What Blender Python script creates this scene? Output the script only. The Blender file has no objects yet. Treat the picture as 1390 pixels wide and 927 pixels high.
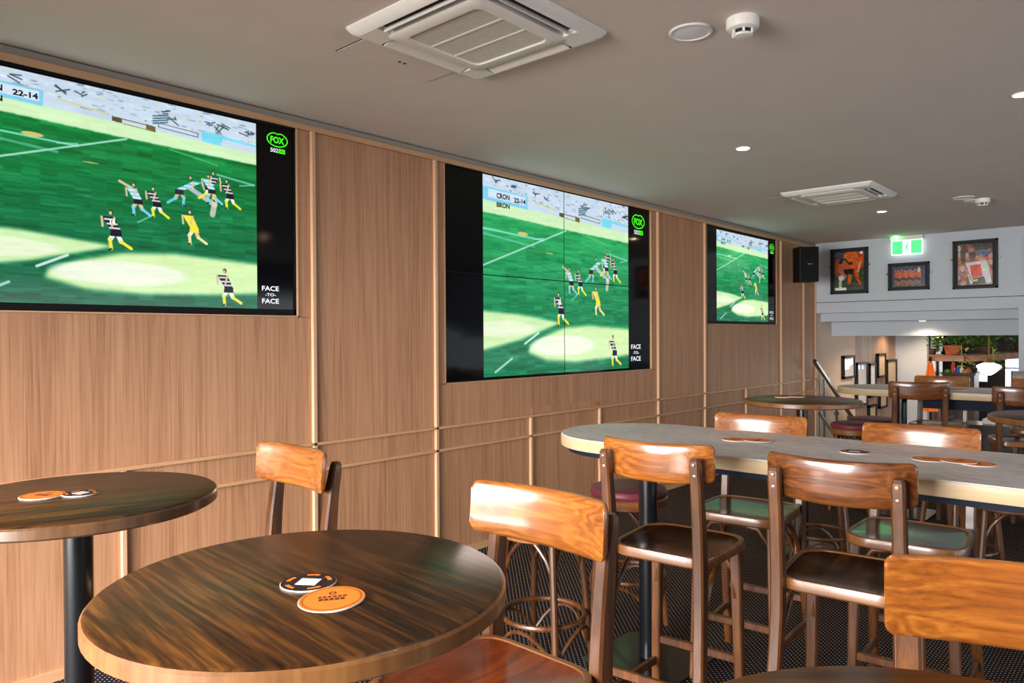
import bpy, bmesh, math, random
import numpy as np
from mathutils import Vector, Matrix
random.seed(7); rng = np.random.default_rng(7)
C = bpy.context.scene.collection
SC = bpy.context.scene
R = math.radians
PI = math.pi

# ------------------------------------------------------------------ camera
FPX = 995.33
cam = bpy.data.cameras.new('camera')
cam.sensor_fit = 'HORIZONTAL'; cam.sensor_width = 36.0; cam.lens = FPX / 1390.0 * 36.0
cam.clip_start = 0.05; cam.clip_end = 200
camo = bpy.data.objects.new('camera', cam); C.objects.link(camo)
camo.location = (3.6458, 0.0, 1.5)
_r = Vector((0.7425322, 0.6697866, -0.0056355)); _u = Vector((-0.0006703, 0.0091565, 0.9999579)); _f = Vector((-0.66981, 0.7424972, -0.0072480))
camo.rotation_mode = 'QUATERNION'
camo.rotation_quaternion = Matrix((( _r.x, _u.x, -_f.x), (_r.y, _u.y, -_f.y), (_r.z, _u.z, -_f.z))).to_quaternion()
SC.camera = camo

# ------------------------------------------------------------------ world, exposure, big lights
SC.view_settings.view_transform = 'Standard'; SC.view_settings.look = 'None'
SC.view_settings.gamma = 1.0; SC.view_settings.use_curve_mapping = False
SC.view_settings.exposure = 0.12
world = bpy.data.worlds.new('world'); SC.world = world; world.use_nodes = True
wn = world.node_tree.nodes['Background']
wn.inputs[0].default_value = (0.80, 0.90, 1.0, 1); wn.inputs[1].default_value = 1.2

def area(name, loc, direction, sx, sy, watts, col, spread=180):
    l = bpy.data.lights.new(name, 'AREA'); l.shape = 'RECTANGLE'; l.size = sx; l.size_y = sy
    l.energy = watts; l.color = col; l.spread = R(spread)
    o = bpy.data.objects.new(name, l); C.objects.link(o); o.location = loc
    o.rotation_euler = Vector(direction).to_track_quat('-Z', 'Y').to_euler()
    return o
# daylight through the rear window (behind the camera), the right-hand windows and the far dining windows
area('rear_window_light', (1.75, -2.56, 1.18), (0, 1, -0.50), 3.3, 2.2, 430, (1.0, 0.975, 0.945), 96)
area('right_window_light', (7.8, 4.5, 1.25), (-1, 0, -0.25), 6.0, 1.9, 50, (0.95, 0.98, 1.0), 150)
area('far_window_light', (1.80, 17.8, 1.0), (0, -1, 0), 1.9, 1.5, 110, (0.95, 0.97, 1.0))

# ------------------------------------------------------------------ materials
def s2l(v):
    v = v / 255.0
    return v / 12.92 if v <= 0.04045 else ((v + 0.055) / 1.055) ** 2.4
def col(r, g, b): return (s2l(r), s2l(g), s2l(b), 1.0)
MATS = {}
def new_mat(name):
    m = bpy.data.materials.new(name); m.use_nodes = True
    nt = m.node_tree; b = nt.nodes['Principled BSDF']
    return m, nt, b
def plain(name, c, rough=0.5, metal=0.0, coat=0.0, emit=0.0, noise=0.0, nscale=40.0, spec=0.5, bump=0.0, bscale=200.0):
    m, nt, b = new_mat(name)
    b.inputs['Base Color'].default_value = c; b.inputs['Roughness'].default_value = rough
    b.inputs['Metallic'].default_value = metal; b.inputs['Coat Weight'].default_value = coat
    b.inputs['Coat Roughness'].default_value = 0.12; b.inputs['Specular IOR Level'].default_value = spec
    if emit:
        b.inputs['Emission Color'].default_value = c; b.inputs['Emission Strength'].default_value = emit
    tc = nt.nodes.new('ShaderNodeTexCoord')
    nz = nt.nodes.new('ShaderNodeTexNoise'); nz.inputs['Scale'].default_value = nscale; nz.inputs['Detail'].default_value = 5
    nt.links.new(tc.outputs['Object'], nz.inputs['Vector'])
    if noise:
        mx = nt.nodes.new('ShaderNodeMix'); mx.data_type = 'RGBA'; mx.blend_type = 'MULTIPLY'
        mx.inputs[0].default_value = 1.0; mx.inputs[6].default_value = c
        rp = nt.nodes.new('ShaderNodeMapRange'); rp.inputs[1].default_value = 0.25; rp.inputs[2].default_value = 0.75
        rp.inputs[3].default_value = 1 - noise; rp.inputs[4].default_value = 1 + noise
        nt.links.new(nz.outputs[0], rp.inputs[0]); nt.links.new(rp.outputs[0], mx.inputs[7]); nt.links.new(mx.outputs[2], b.inputs['Base Color'])
    if bump:
        n2 = nt.nodes.new('ShaderNodeTexNoise'); n2.inputs['Scale'].default_value = bscale
        nt.links.new(tc.outputs['Object'], n2.inputs['Vector'])
        bp = nt.nodes.new('ShaderNodeBump'); bp.inputs['Strength'].default_value = bump; bp.inputs['Distance'].default_value = 0.002
        nt.links.new(n2.outputs[0], bp.inputs['Height']); nt.links.new(bp.outputs[0], b.inputs['Normal'])
    MATS[name] = m
    return m
def wood(name, dark, mid, light, axis='z', fine=90.0, broad=7.0, stretch=0.045, rings=9.0, rough=0.4, coat=0.0, ringamt=0.35, bump=0.05, vary=0.12, coatrough=0.15, fineamt=0.25, broadamt=0.5, spec=0.5):
    """grain streaks along one axis; rings gives cathedral figure from contour lines of a stretched noise"""
    m, nt, b = new_mat(name)
    N = nt.nodes.new; L = nt.links.new
    tc = N('ShaderNodeTexCoord'); oi = N('ShaderNodeObjectInfo')
    add = N('ShaderNodeVectorMath'); add.operation = 'ADD'
    mul = N('ShaderNodeMath'); mul.operation = 'MULTIPLY'; mul.inputs[1].default_value = 13.7
    L(oi.outputs['Random'], mul.inputs[0]); L(tc.outputs['Object'], add.inputs[0]); L(mul.outputs[0], add.inputs[1])
    mp = N('ShaderNodeMapping')
    sc = {'x': (stretch, 1, 1), 'y': (1, stretch, 1), 'z': (1, 1, stretch)}[axis]
    mp.inputs['Scale'].default_value = sc
    L(add.outputs[0], mp.inputs['Vector'])
    n1 = N('ShaderNodeTexNoise'); n1.inputs['Scale'].default_value = fine; n1.inputs['Detail'].default_value = 6; n1.inputs['Roughness'].default_value = 0.65
    n2 = N('ShaderNodeTexNoise'); n2.inputs['Scale'].default_value = broad; n2.inputs['Detail'].default_value = 2; n2.inputs['Distortion'].default_value = 0.25
    L(mp.outputs[0], n1.inputs['Vector']); L(mp.outputs[0], n2.inputs['Vector'])
    rm = N('ShaderNodeMath'); rm.operation = 'MULTIPLY'; rm.inputs[1].default_value = rings * 6.2832
    sn = N('ShaderNodeMath'); sn.operation = 'SINE'
    L(n2.outputs[0], rm.inputs[0]); L(rm.outputs[0], sn.inputs[0])
    h1 = N('ShaderNodeMath'); h1.operation = 'MULTIPLY_ADD'; h1.inputs[1].default_value = ringamt * 0.5; h1.inputs[2].default_value = 0.0
    L(sn.outputs[0], h1.inputs[0])
    h2 = N('ShaderNodeMath'); h2.operation = 'ADD'; L(h1.outputs[0], h2.inputs[0])
    sb = N('ShaderNodeMath'); sb.operation = 'MULTIPLY_ADD'; sb.inputs[1].default_value = fineamt * 4; sb.inputs[2].default_value = 0.5 - fineamt * 2
    L(n1.outputs[0], sb.inputs[0]); L(sb.outputs[0], h2.inputs[1])
    h3 = N('ShaderNodeMath'); h3.operation = 'MULTIPLY_ADD'; h3.inputs[1].default_value = broadamt
    L(n2.outputs[0], h3.inputs[0]); h3.inputs[2].default_value = -broadamt/2
    h4 = N('ShaderNodeMath'); h4.operation = 'ADD'; L(h2.outputs[0], h4.inputs[0]); L(h3.outputs[0], h4.inputs[1])
    rp = N('ShaderNodeValToRGB'); e = rp.color_ramp.elements
    e[0].position = 0.1; e[0].color = dark; e[1].position = 0.9; e[1].color = light
    k = e.new(0.5); k.color = mid
    L(h4.outputs[0], rp.inputs[0])
    hs = N('ShaderNodeHueSaturation'); vr = N('ShaderNodeMapRange')
    vr.inputs[3].default_value = 1 - vary; vr.inputs[4].default_value = 1 + vary
    L(oi.outputs['Random'], vr.inputs[0]); L(vr.outputs[0], hs.inputs['Value']); L(rp.outputs[0], hs.inputs['Color'])
    L(hs.outputs[0], b.inputs['Base Color'])
    b.inputs['Roughness'].default_value = rough; b.inputs['Coat Weight'].default_value = coat; b.inputs['Coat Roughness'].default_value = coatrough; b.inputs['Specular IOR Level'].default_value = spec
    if bump:
        bp = N('ShaderNodeBump'); bp.inputs['Strength'].default_value = bump; bp.inputs['Distance'].default_value = 0.001
        L(n1.outputs[0], bp.inputs['Height']); L(bp.outputs[0], b.inputs['Normal'])
    MATS[name] = m
    return m

M = MATS
wood('laminate', col(128, 84, 56), col(180, 131, 96), col(204, 158, 122), 'z', fine=170, broad=13, stretch=0.022, rings=9, rough=0.5, ringamt=0.16, vary=0.02, fineamt=0.17, broadamt=.42)
wood('batten', col(190, 148, 112), col(206, 164, 128), col(216, 176, 142), 'z', fine=90, rings=3, rough=0.42, ringamt=0.1, vary=0.02)
wood('railwood', col(180, 136, 98), col(200, 155, 115), col(212, 170, 130), 'y', fine=90, rings=3, rough=0.42, ringamt=0.1, vary=0.02)
wood('chairleg', col(40, 20, 7), col(82, 45, 17), col(120, 72, 29), 'z', fine=110, broad=10, rings=4, rough=0.4, coat=0.22, ringamt=0.2, vary=0.10)
wood('board', col(100, 50, 15), col(138, 77, 26), col(168, 104, 40), 'x', fine=130, broad=16, stretch=0.04, rings=9, rough=0.30, coat=1.0, ringamt=0.28, vary=0.10, coatrough=0.16, fineamt=0.26, broadamt=.7)
wood('boarddark', col(52, 25, 9), col(92, 49, 19), col(126, 72, 30), 'x', fine=130, broad=16, stretch=0.04, rings=9, rough=0.32, coat=0.6, ringamt=0.28, vary=0.10, fineamt=0.26, broadamt=.7)
wood('seatrim', col(84, 46, 20), col(124, 76, 38), col(154, 100, 56), 'x', fine=80, rings=4, rough=0.34, coat=0.35, ringamt=0.2)
wood('seatpanel', col(30, 15, 6), col(54, 30, 12), col(92, 54, 20), 'y', fine=40, broad=9, stretch=0.1, rings=5, rough=0.2, coat=0.25, ringamt=0.3, coatrough=0.12, bump=0.0)
wood('redseat', col(80, 30, 10), col(112, 46, 16), col(140, 64, 24), 'y', fine=40, broad=9, stretch=0.2, rings=5, rough=0.24, coat=0.7, ringamt=0.25)
wood('tabletop', col(20, 10, 4), col(56, 32, 12), col(98, 60, 23), 'x', fine=120, broad=11, stretch=0.06, rings=8, rough=0.34, coat=0.06, ringamt=0.34, vary=0.06, coatrough=0.2, spec=.35, fineamt=0.34, broadamt=.6, bump=0.03)
wood('tableedge', col(84, 52, 27), col(116, 76, 42), col(138, 95, 56), 'z', fine=60, rings=3, rough=0.35, coat=0.3, ringamt=0.2)
wood('tableedgedark', col(60, 40, 26), col(88, 62, 42), col(112, 82, 58), 'z', fine=60, rings=3, rough=0.30, coat=0.4, ringamt=0.2)
wood('creamedge', col(164, 140, 106), col(181, 157, 123), col(196, 173, 140), 'x', fine=60, rings=3, rough=0.4, coat=0.1, ringamt=0.12)
wood('greywood', col(120, 92, 76), col(150, 120, 100), col(176, 146, 124), 'z', fine=60, rings=4, rough=0.5, ringamt=0.25)
wood('bluntwood', col(120, 86, 62), col(154, 116, 88), col(180, 140, 110), 'x', fine=60, rings=4, rough=0.45, ringamt=0.25)
wood('handrail', col(52, 36, 24), col(78, 56, 38), col(100, 74, 52), 'y', fine=80, rings=3, rough=0.3, coat=0.4)
wood('shelfwood', col(120, 80, 56), col(158, 112, 84), col(190, 150, 124), 'x', fine=60, rings=3, rough=0.5)
wood('darkpanel', col(36, 25, 20), col(50, 36, 29), col(64, 48, 40), 'z', fine=50, rings=4, rough=0.6)

plain('ceiling', col(214, 203, 195), 0.85, noise=0.03, nscale=3, bump=0.04, bscale=350)
plain('plaster', col(192, 198, 206), 0.8, noise=0.02, nscale=4)
plain('beige', col(222, 200, 182), 0.8, noise=0.03, nscale=4)
plain('greyband', col(150, 142, 132), 0.8, noise=0.02)
plain('shadowgap', col(28, 24, 22), 0.9)
plain('blackmetal', col(16, 18, 22), 0.28, metal=0.3, coat=0.3, noise=0.1, nscale=12)
plain('blackplastic', col(11, 11, 12), 0.5, noise=0.08, spec=0.25)
plain('sidebar', col(5, 6, 10), 0.07, spec=0.25)
plain('bezel', col(8, 8, 9), 0.5, spec=0.2)
plain('white', col(232, 228, 222), 0.45, noise=0.02)
plain('whitegrille', col(206, 198, 186), 0.5, noise=0.02)
plain('speakergrey', col(236, 238, 244), 0.7, noise=0.06, nscale=400)
plain('darkslot', col(14, 14, 13), 0.7)
plain('tandark', col(150, 136, 112), 0.8)
plain('burgundy', col(106, 41, 56), 0.42, spec=.3, noise=0.08, nscale=18, bump=0.05, bscale=300)
plain('bluesteel', col(16, 24, 40), 0.7, noise=0.05, spec=.15)
plain('steel', col(150, 158, 166), 0.25, metal=1.0, noise=0.05)
plain('brass', col(190, 150, 80), 0.3, metal=1.0)
plain('frameblack', col(11, 12, 14), 0.5, spec=.3)
plain('matboard', col(24, 30, 34), 0.6, spec=.3)
plain('paper', col(240, 243, 250), 0.03, noise=0.08, nscale=14, spec=0.9)  # whitened base also carries the window glare on the stair prints
plain('papertan', col(200, 176, 146), 0.5, noise=0.12, nscale=30)
plain('coasterwhite', col(240, 236, 230), 0.7)
plain('orangefabric', col(250, 122, 22), 0.75, noise=0.06, nscale=20)
plain('terracotta', col(176, 92, 46), 0.7, noise=0.12, nscale=20)
plain('darkpot', col(70, 42, 26), 0.7, noise=0.1)
plain('soil', col(40, 28, 20), 0.9)
plain('leafgreen', col(84, 124, 48), 0.5, noise=0.3, nscale=30)
plain('leaflime', col(180, 198, 96), 0.5, noise=0.2, nscale=30)
plain('leather', col(24, 22, 24), 0.4, coat=0.2)
plain('gold', col(170, 130, 50), 0.3, metal=0.7)
plain('red', col(200, 34, 34), 0.4); plain('blue', col(40, 70, 170), 0.4); plain('green', col(70, 150, 50), 0.4)
plain('lampglow', col(255, 236, 200), 0.4, emit=5.0)
plain('downglow', col(255, 240, 214), 0.4, emit=14.0)
plain('logogreen', col(60, 235, 20), 0.4, emit=0.9)
plain('logowhite', col(225, 232, 240), 0.4, emit=0.8)
plain('logoblack', col(6, 18, 6), 0.4)
plain('exitgreen', col(70, 225, 120), 0.4, emit=1.1)
plain('exitwhite', col(245, 255, 250), 0.4, emit=1.25)
plain('ledgreen', col(60, 255, 80), 0.4, emit=4.0)
plain('emblem', col(96, 38, 18), 0.7); plain('orangeprint', col(236, 130, 40), 0.6); plain('coasterdark', col(32, 16, 22), 0.5)
plain('silver', col(160, 165, 170), 0.3, metal=0.8)
plain('tile', col(150, 140, 130), 0.5, noise=0.1)

def mat_stone():
    m, nt, b = new_mat('stone'); N = nt.nodes.new; L = nt.links.new
    tc = N('ShaderNodeTexCoord'); mp = N('ShaderNodeMapping'); mp.inputs['Scale'].default_value = (0.35, 1, 1)
    L(tc.outputs['Object'], mp.inputs[0])
    n1 = N('ShaderNodeTexNoise'); n1.inputs['Scale'].default_value = 38; n1.inputs['Detail'].default_value = 9; n1.inputs['Roughness'].default_value = 0.75
    n2 = N('ShaderNodeTexNoise'); n2.inputs['Scale'].default_value = 5; n2.inputs['Detail'].default_value = 4
    L(mp.outputs[0], n1.inputs[0]); L(mp.outputs[0], n2.inputs[0])
    ad = N('ShaderNodeMath'); ad.operation = 'MULTIPLY_ADD'; ad.inputs[1].default_value = 0.4
    L(n2.outputs[0], ad.inputs[0]); L(n1.outputs[0], ad.inputs[2])
    rp = N('ShaderNodeValToRGB'); e = rp.color_ramp.elements
    e[0].position = 0.45; e[0].color = col(160, 157, 158); e[1].position = 0.95; e[1].color = col(234, 226, 216)
    k = e.new(0.7); k.color = col(204, 199, 199)
    L(ad.outputs[0], rp.inputs[0]); L(rp.outputs[0], b.inputs['Base Color'])
    b.inputs['Roughness'].default_value = 0.45
    bp = N('ShaderNodeBump'); bp.inputs['Strength'].default_value = 0.12; bp.inputs['Distance'].default_value = 0.002
    b.inputs['Specular IOR Level'].default_value = 0.2
    L(n1.outputs[0], bp.inputs['Height']); L(bp.outputs[0], b.inputs['Normal'])
    M['stone'] = m
mat_stone()
def mat_carpet():
    m, nt, b = new_mat('carpet'); N = nt.nodes.new; L = nt.links.new
    tc = N('ShaderNodeTexCoord'); sp = N('ShaderNodeSeparateXYZ'); L(tc.outputs['Object'], sp.inputs[0])
    def math2(op, a, v=None, c=None):
        n = N('ShaderNodeMath'); n.operation = op
        L(a, n.inputs[0])
        if v is not None:
            if isinstance(v, (int, float)): n.inputs[1].default_value = v
            else: L(v, n.inputs[1])
        if c is not None: n.inputs[2].default_value = c
        return n.outputs[0]
    P = 0.0141; Q = 0.0283
    fx = math2('DIVIDE', sp.outputs[0], P); row = math2('FLOOR', fx); cx = math2('SUBTRACT', math2('FRACT', fx), 0.5)
    off = math2('MULTIPLY', math2('MODULO', row, 2.0), 0.5)
    fy = math2('ADD', math2('DIVIDE', sp.outputs[1], Q), off); cy = math2('SUBTRACT', math2('FRACT', fy), 0.5)
    dx = math2('LESS_THAN', math2('ABSOLUTE', cx), 0.19); dy = math2('LESS_THAN', math2('ABSOLUTE', cy), 0.095)
    dot = math2('MULTIPLY', dx, dy)
    nz = N('ShaderNodeTexNoise'); nz.inputs['Scale'].default_value = 350; nz.inputs['Detail'].default_value = 3
    L(tc.outputs['Object'], nz.inputs[0])
    mx = N('ShaderNodeMix'); mx.data_type = 'RGBA'
    mx.inputs[6].default_value = col(14, 19, 36); mx.inputs[7].default_value = col(214, 174, 104)
    L(dot, mx.inputs[0])
    m2 = N('ShaderNodeMix'); m2.data_type = 'RGBA'; m2.blend_type = 'MULTIPLY'; m2.inputs[0].default_value = 0.6
    L(mx.outputs[2], m2.inputs[6]); L(nz.outputs['Color'], m2.inputs[7])
    m3 = N('ShaderNodeMix'); m3.data_type = 'RGBA'; m3.blend_type = 'ADD'; m3.inputs[0].default_value = 0.25
    L(m2.outputs[2], m3.inputs[6]); L(mx.outputs[2], m3.inputs[7])
    L(m3.outputs[2], b.inputs['Base Color']); b.inputs['Roughness'].default_value = 0.95; b.inputs['Specular IOR Level'].default_value = 0.15
    bp = N('ShaderNodeBump'); bp.inputs['Strength'].default_value = 0.3; bp.inputs['Distance'].default_value = 0.003
    L(nz.outputs[0], bp.inputs['Height']); L(bp.outputs[0], b.inputs['Normal'])
    M['carpet'] = m
mat_carpet()
def mat_glass():
    m, nt, b = new_mat('glass')
    b.inputs['Base Color'].default_value = (0.92, 0.97, 0.96, 1); b.inputs['Roughness'].default_value = 0.02
    b.inputs['Transmission Weight'].default_value = 1.0; b.inputs['IOR'].default_value = 1.1
    M['glass'] = m
mat_glass()

# ------------------------------------------------------------------ mesh helpers
class MB:
    def __init__(s): s.v = []; s.f = []; s.m = []
    def add(s, vs, fs, mi=0):
        o = len(s.v); s.v += [tuple(v) for v in vs]; s.f += [tuple(i + o for i in f) for f in fs]; s.m += [mi] * len(fs); return s
    def box(s, x0, x1, y0, y1, z0, z1, mi=0, rot=0.0, piv=None):
        vs = [(x, y, z) for z in (z0, z1) for y in (y0, y1) for x in (x0, x1)]
        if rot:
            px, py = piv or ((x0 + x1) / 2, (y0 + y1) / 2); c, n = math.cos(rot), math.sin(rot)
            vs = [(px + (x - px) * c - (y - py) * n, py + (x - px) * n + (y - py) * c, z) for x, y, z in vs]
        return s.add(vs, [(0, 2, 3, 1), (4, 5, 7, 6), (0, 1, 5, 4), (2, 6, 7, 3), (0, 4, 6, 2), (1, 3, 7, 5)], mi)
    def loops(s, loops, mi=0, cap0=False, cap1=False, closed=True):
        n = len(loops[0]); vs = [p for l in loops for p in l]; fs = []
        for i in range(len(loops) - 1):
            for j in range(n if closed else n - 1):
                k = (j + 1) % n
                fs.append((i * n + j, i * n + k, (i + 1) * n + k, (i + 1) * n + j))
        if cap0: fs.append(tuple(range(n))[::-1])
        if cap1: fs.append(tuple(range((len(loops) - 1) * n, len(loops) * n)))
        return s.add(vs, fs, mi)
    def lathe(s, prof, n=32, c=(0, 0, 0), mi=0, cap0=True, cap1=True):
        ls = [[(c[0] + r * math.cos(2 * PI * k / n), c[1] + r * math.sin(2 * PI * k / n), c[2] + z) for k in range(n)] for r, z in prof]
        return s.loops(ls, mi, cap0, cap1)
    def tube(s, path, r, n=8, closed=False, mi=0):
        P = [Vector(p) for p in path]; ls = []; up = None
        for i, p in enumerate(P):
            if closed: t = P[(i + 1) % len(P)] - P[i - 1]
            else: t = P[min(i + 1, len(P) - 1)] - P[max(i - 1, 0)]
            t.normalize()
            if up is None:
                up = Vector((0, 0, 1)) if abs(t.z) < 0.9 else Vector((1, 0, 0))
            a = t.cross(up)
            if a.length < 1e-4: a = t.cross(Vector((0, 1, 0)))
            a.normalize(); bb = t.cross(a); up = a.cross(t)
            rr = r[i] if isinstance(r, (list, tuple)) else r
            ls.append([p + a * (rr * math.cos(2 * PI * k / n)) + bb * (rr * math.sin(2 * PI * k / n)) for k in range(n)])
        if closed: ls.append(ls[0])
        return s.loops(ls, mi, not closed, not closed)
    def bar(s, path, w, d, side=(1, 0, 0), ch=0.18, mi=0):
        """chamfered rectangular section swept along path; w along side, d across; w/d numbers or lists"""
        P = [Vector(p) for p in path]; ls = []
        for i, p in enumerate(P):
            t = (P[min(i + 1, len(P) - 1)] - P[max(i - 1, 0)]).normalized()
            a = Vector(side); a = (a - t * a.dot(t)).normalized(); b = t.cross(a)
            ww = (w[i] if isinstance(w, (list, tuple)) else w) / 2; dd = (d[i] if isinstance(d, (list, tuple)) else d) / 2
            c = min(ww, dd) * ch * 2
            q = [(ww, -dd + c), (ww, dd - c), (ww - c, dd), (-ww + c, dd), (-ww, dd - c), (-ww, -dd + c), (-ww + c, -dd), (ww - c, -dd)]
            ls.append([p + a * x + b * y for x, y in q])
        return s.loops(ls, mi, True, True)
    def xform(s, f): s.v = [tuple(f(Vector(v))) for v in s.v]; return s
    def build(s, name, mats, parent=None, smooth=35, loc=None):
        me = bpy.data.meshes.new(name)
        me.from_pydata([tuple(v) for v in s.v], [], s.f); 
        if not isinstance(mats, (list, tuple)): mats = [mats]
        for k in mats: me.materials.append(M[k] if isinstance(k, str) else k)
        me.polygons.foreach_set('material_index', s.m)
        bm = bmesh.new(); bm.from_mesh(me); bmesh.ops.recalc_face_normals(bm, faces=bm.faces); bm.to_mesh(me); bm.free()
        if smooth:
            me.polygons.foreach_set('use_smooth', [True] * len(me.polygons)); me.set_sharp_from_angle(angle=R(smooth))
        o = bpy.data.objects.new(name, me); C.objects.link(o)
        if parent: o.parent = parent
        if loc: o.location = loc
        return o
def tag(o, label=None, cat=None, group=None, kind=None):
    if label: o['label'] = label
    if cat: o['category'] = cat
    if group: o['group'] = group
    if kind: o['kind'] = kind
    return o
def thing(name, label, cat, loc=(0, 0, 0), rot=0.0, group=None):
    o = bpy.data.objects.new(name, None); C.objects.link(o); o.empty_display_size = 0.05
    o.location = loc; o.rotation_euler = (0, 0, rot)
    return tag(o, label, cat, group)
def dup(root, loc, rot, label, group=None):
    def cp(o, par):
        c = o.copy(); C.objects.link(c)
        if par: c.parent = par
        for ch in list(o.children): cp(ch, c)
        return c
    r = cp(root, None); r.location = loc; r.rotation_euler = (0, 0, rot)
    if label: r['label'] = label
    if group: r['group'] = group
    return r
def struct(o, label=None): o['kind'] = 'structure'; return tag(o, label)
def txt(s, size, extr=0.0, bold=0.0):
    cu = bpy.data.curves.new('t', 'FONT'); cu.body = s; cu.size = size; cu.align_x = 'CENTER'; cu.align_y = 'CENTER'; cu.offset = bold; cu.resolution_u = 3
    o = bpy.data.objects.new('t', cu); C.objects.link(o); dg = bpy.context.evaluated_depsgraph_get()
    me = bpy.data.meshes.new_from_object(o.evaluated_get(dg)); bpy.data.objects.remove(o); bpy.data.curves.remove(cu)
    vs = [tuple(v.co) for v in me.vertices]; fs = [tuple(p.vertices) for p in me.polygons]; bpy.data.meshes.remove(me)
    return vs, fs
def text_on(mb, s, to3d, w, h, bold=0.0, mi=0):
    vs, fs = txt(s, 1.0, 0, bold); a = np.array(vs)
    mn, mx = a.min(0), a.max(0); ctr = (mn + mx) / 2; d = np.maximum(mx - mn, 1e-6)
    mb.add([to3d((v[0] - ctr[0]) / d[0] * w, (v[1] - ctr[1]) / d[1] * h) for v in vs], fs, mi)

# ------------------------------------------------------------------ raster painter (flat pictures: screens, photos)
class Paint:
    def __init__(s, w, h, c=(0, 0, 0)):
        s.w, s.h = w, h; s.a = np.zeros((h, w, 3)); s.a[:] = c
        s.yy, s.xx = np.mgrid[0:h, 0:w]; s.U = (s.xx + .5) / w; s.V = (s.yy + .5) / h
    def put(s, mask, c, al=1.0):
        m = (mask * al)[..., None]; s.a = s.a * (1 - m) + np.array(c, float) * m
    def poly(s, pts, c, al=1.0, soft=0):
        ins = np.zeros((s.h, s.w), bool); n = len(pts)
        for i in range(n):
            x0, y0 = pts[i]; x1, y1 = pts[(i + 1) % n]
            if y0 == y1: continue
            cr = ((s.V >= min(y0, y1)) & (s.V < max(y0, y1)) & (s.U < x0 + (s.V - y0) * (x1 - x0) / (y1 - y0)))
            ins ^= cr
        m = ins.astype(float)
        if soft: m = blur(m, soft)
        s.put(m, c, al)
    def ell(s, cx, cy, rx, ry, c, al=1.0): 
        d = ((s.U - cx) / rx) ** 2 + ((s.V - cy) / ry) ** 2; s.put(np.clip((1 - d) * 3, 0, 1), c, al)
    def line(s, p, q, wd, c, al=1.0, asp=1.3):
        px, py = p[0] * asp, p[1]; qx, qy = q[0] * asp, q[1]; X, Y = s.U * asp, s.V
        dx, dy = qx - px, qy - py; L = dx * dx + dy * dy + 1e-9
        t = np.clip(((X - px) * dx + (Y - py) * dy) / L, 0, 1)
        d = np.hypot(X - px - t * dx, Y - py - t * dy)
        s.put(np.clip((wd - d) * s.h * 0.8 + 0.5, 0, 1), c, al)
    def speckle(s, a):
        s.a += a * blur(rng.normal(0, 1, (s.h, s.w)), 2)[..., None] * np.array((1.6, 1.3, 1.2)) + a * .5 * rng.normal(0, 1, (s.h // 12 + 1, s.w // 12 + 1, 3)).repeat(12, 0).repeat(12, 1)[:s.h, :s.w]; return s
    def image(s, name):
        im = bpy.data.images.new(name, s.w, s.h); px = np.ones((s.h, s.w, 4), np.float32)
        px[..., :3] = np.clip(s.a[::-1] / 255.0, 0, 1); im.pixels.foreach_set(px.ravel()); im.update(); im.pack(); return im
def blur(m, k):
    for _ in range(2):
        for ax in (0, 1):
            q = np.cumsum(np.concatenate([np.repeat(np.take(m, [0], ax), k + 1, ax), m, np.repeat(np.take(m, [-1], ax), k, ax)], ax), ax)
            n = m.shape[ax]; m = (np.take(q, range(2 * k + 1, 2 * k + 1 + n), ax) - np.take(q, range(0, n), ax)) / (2 * k + 1)
    return m
def img_mat(name, im, emit=0.0, rough=0.3, coat=0.3):
    m, nt, b = new_mat(name); t = nt.nodes.new('ShaderNodeTexImage'); t.image = im; t.extension = 'EXTEND'
    if emit:
        b.inputs['Base Color'].default_value = (0.01, 0.01, 0.012, 1)
        nt.links.new(t.outputs[0], b.inputs['Emission Color']); b.inputs['Emission Strength'].default_value = emit; b.inputs['Specular IOR Level'].default_value = .3
    else: nt.links.new(t.outputs[0], b.inputs['Base Color'])
    b.inputs['Roughness'].default_value = rough; b.inputs['Coat Weight'].default_value = coat; b.inputs['Coat Roughness'].default_value = 0.05
    M[name] = m; return m
def quad(name, P, uv, mat, parent):
    me = bpy.data.meshes.new(name); me.from_pydata(P, [], [(0, 1, 2, 3)]); me.materials.append(M[mat])
    l = me.uv_layers.new(name='uv')
    for i in range(4): l.data[i].uv = uv[i]
    o = bpy.data.objects.new(name, me); C.objects.link(o); o.parent = parent; return o

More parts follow.
